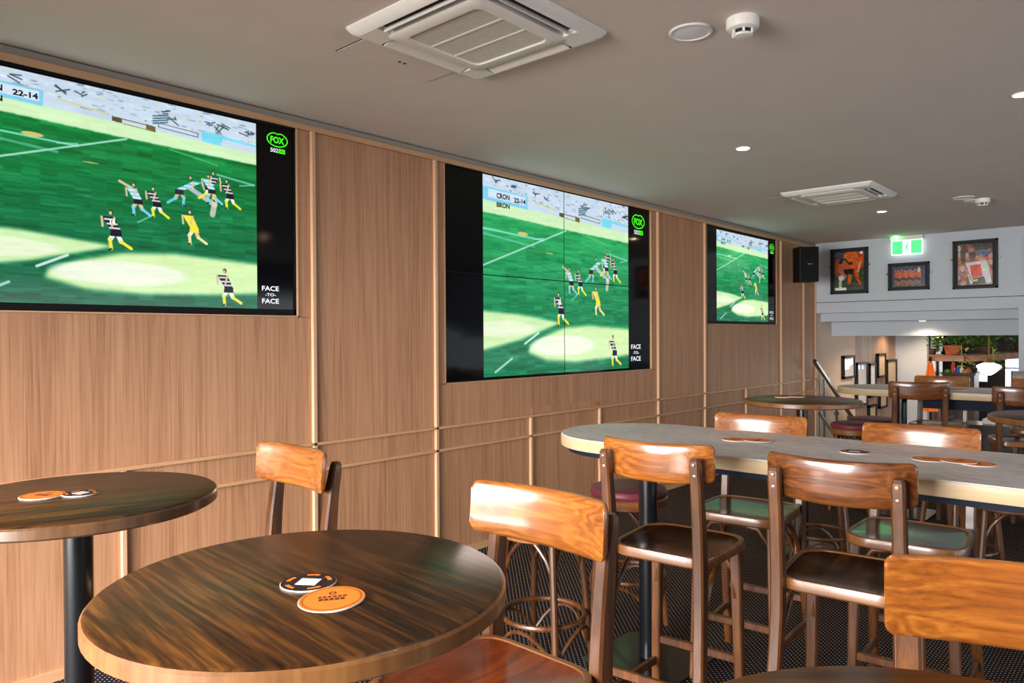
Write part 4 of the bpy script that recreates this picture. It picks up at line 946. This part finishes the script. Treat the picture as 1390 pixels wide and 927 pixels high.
# recessed lamps in the stair soffits
def soffit(loc, w, label, sz=.05, rot=0):
    t = thing('soffit_light', label, 'downlight', loc, 0, 'soffit downlights over the stair')
    MB().lathe([(sz, 0), (sz, -.006), (sz * .8, -.008)], 24).build('rim', 'white', t); MB().lathe([(sz * .8, -.0085), (.001, -.009)], 24).build('lens', 'downglow', t)
    l = bpy.data.lights.new('soffit_lamp', 'SPOT'); l.energy = w; l.spot_size = R(150); l.spot_blend = .6; l.color = (1, .74, .48); l.shadow_soft_size = .04
    o = bpy.data.objects.new('soffit_lamp', l); C.objects.link(o); o.parent = t; o.location = (0, 0, -.03)
soffit((1.22, 10.68, 1.676), 16, 'small warm downlight under the middle bulkhead step')
soffit((.32, 13.35, 1.62), 26, 'warm downlight above the stair wall pictures')
soffit((.85, 11.6, 1.62), 34, 'warm downlight over the top of the stair, behind the lowest bulkhead step')
soffit((.62, 13.75, 1.62), 16, 'warm downlight above the closed parasol')
# bottles on a dining sideboard, bench, dark chair, gold bucket
t = thing('sideboard', 'low dark sideboard in the lower dining room below the plants', 'sideboard', (.86, 14.9, -1.6))
MB().box(-.24, .24, -.2, .2, .1, 2.38).build('body', 'darkpanel', t, smooth=0); MB().box(-.26, .26, -.22, .22, 2.38, 2.42).build('top', 'darkpanel', t, smooth=0); MB().box(-.22, .22, -.18, .18, 0, .1).build('plinth', 'frameblack', t, smooth=0)
for i, (x, mt, h, r, nm) in enumerate(((.76, 'red', .20, .032, 'red bottle on the sideboard by the orange parasol'), (.83, 'blue', .12, .03, 'blue bottle beside the red one on the sideboard'), (.90, 'coasterwhite', .11, .03, 'white bottle on the sideboard beside the blue one'), (.68, 'green', .06, .05, 'low green jar on the sideboard left of the red bottle'), (.99, 'terracotta', .10, .05, 'small brown jar on the sideboard right of the bottles'))):
    t = thing('bottle' if h > .105 else 'jar', nm, 'bottle' if h > .105 else 'jar', (x, 14.78, .82))
    MB().lathe([(r, 0), (r, h * .6), (r * .4, h * .8), (r * .4, h * .92)], 16).build('body', mt, t); MB().lathe([(r * .45, h * .92), (r * .45, h)], 12).build('cap', 'frameblack', t)
t = thing('bench', 'low black leather bench with pale top ledge behind the far grey table', 'bench', (2.35, 8.62, 0))
MB().bar([(-.42, 0, .30), (-.42, 0, .64)], .02, .4).build('side', 'leather', t); MB().bar([(.7, 0, .30), (.7, 0, .64)], .02, .4).build('side', 'leather', t)
MB().box(-.42, .7, -.2, .2, .12, .60).build('base', 'leather', t, smooth=0); MB().box(-.12, .5, -.05, .2, .60, .645).build('ledge', 'coasterwhite', t, smooth=0)
for x in (-.38, .66):
    for y in (-.16, .16): MB().box(x - .02, x + .02, y - .02, y + .02, 0, .12).build('foot', 'frameblack', t, smooth=0)
t = thing('ice_bucket', 'brass-coloured bucket on the floor behind the cut-off round table', 'bucket', (2.72, 8.0, 0))
MB().lathe([(.10, 0), (.10, .02), (.02, .04), (.02, .40), (.09, .44), (.13, .66), (.135, .665), (.12, .64), (.08, .46)], 28).build('bowl_and_stand', 'gold', t)
MB().tube([(.13 * math.cos(a), 0, .62 + .12 * math.sin(a)) for a in np.linspace(0, PI, 12)], .006, 6).build('handle', 'gold', t)
t = thing('dining_chair', 'dark upholstered chair back standing by the pillar at the right edge', 'chair', (2.60, 9.3, -.06))
MB().bar([(-.02, 0, .62), (.0, 0, .95), (.0, .02, 1.16)], .46, .06, (1, 0, 0), .2).build('backrest', 'leather', t); MB().box(-.23, .23, -.44, 0, .66, .74).build('seat', 'leather', t, smooth=0)
for x in (-.2, .2):
    for y in (-.4, -.02): MB().bar([(x, y, 0), (x, y, .67)], .03, .03).build('leg', 'frameblack', t)
# low kerb wall along the stair edge
struct(MB().box(1.36, 2.30, 9.86, 9.96, 0, .42).build('wall_kerb', 'plaster', smooth=0))
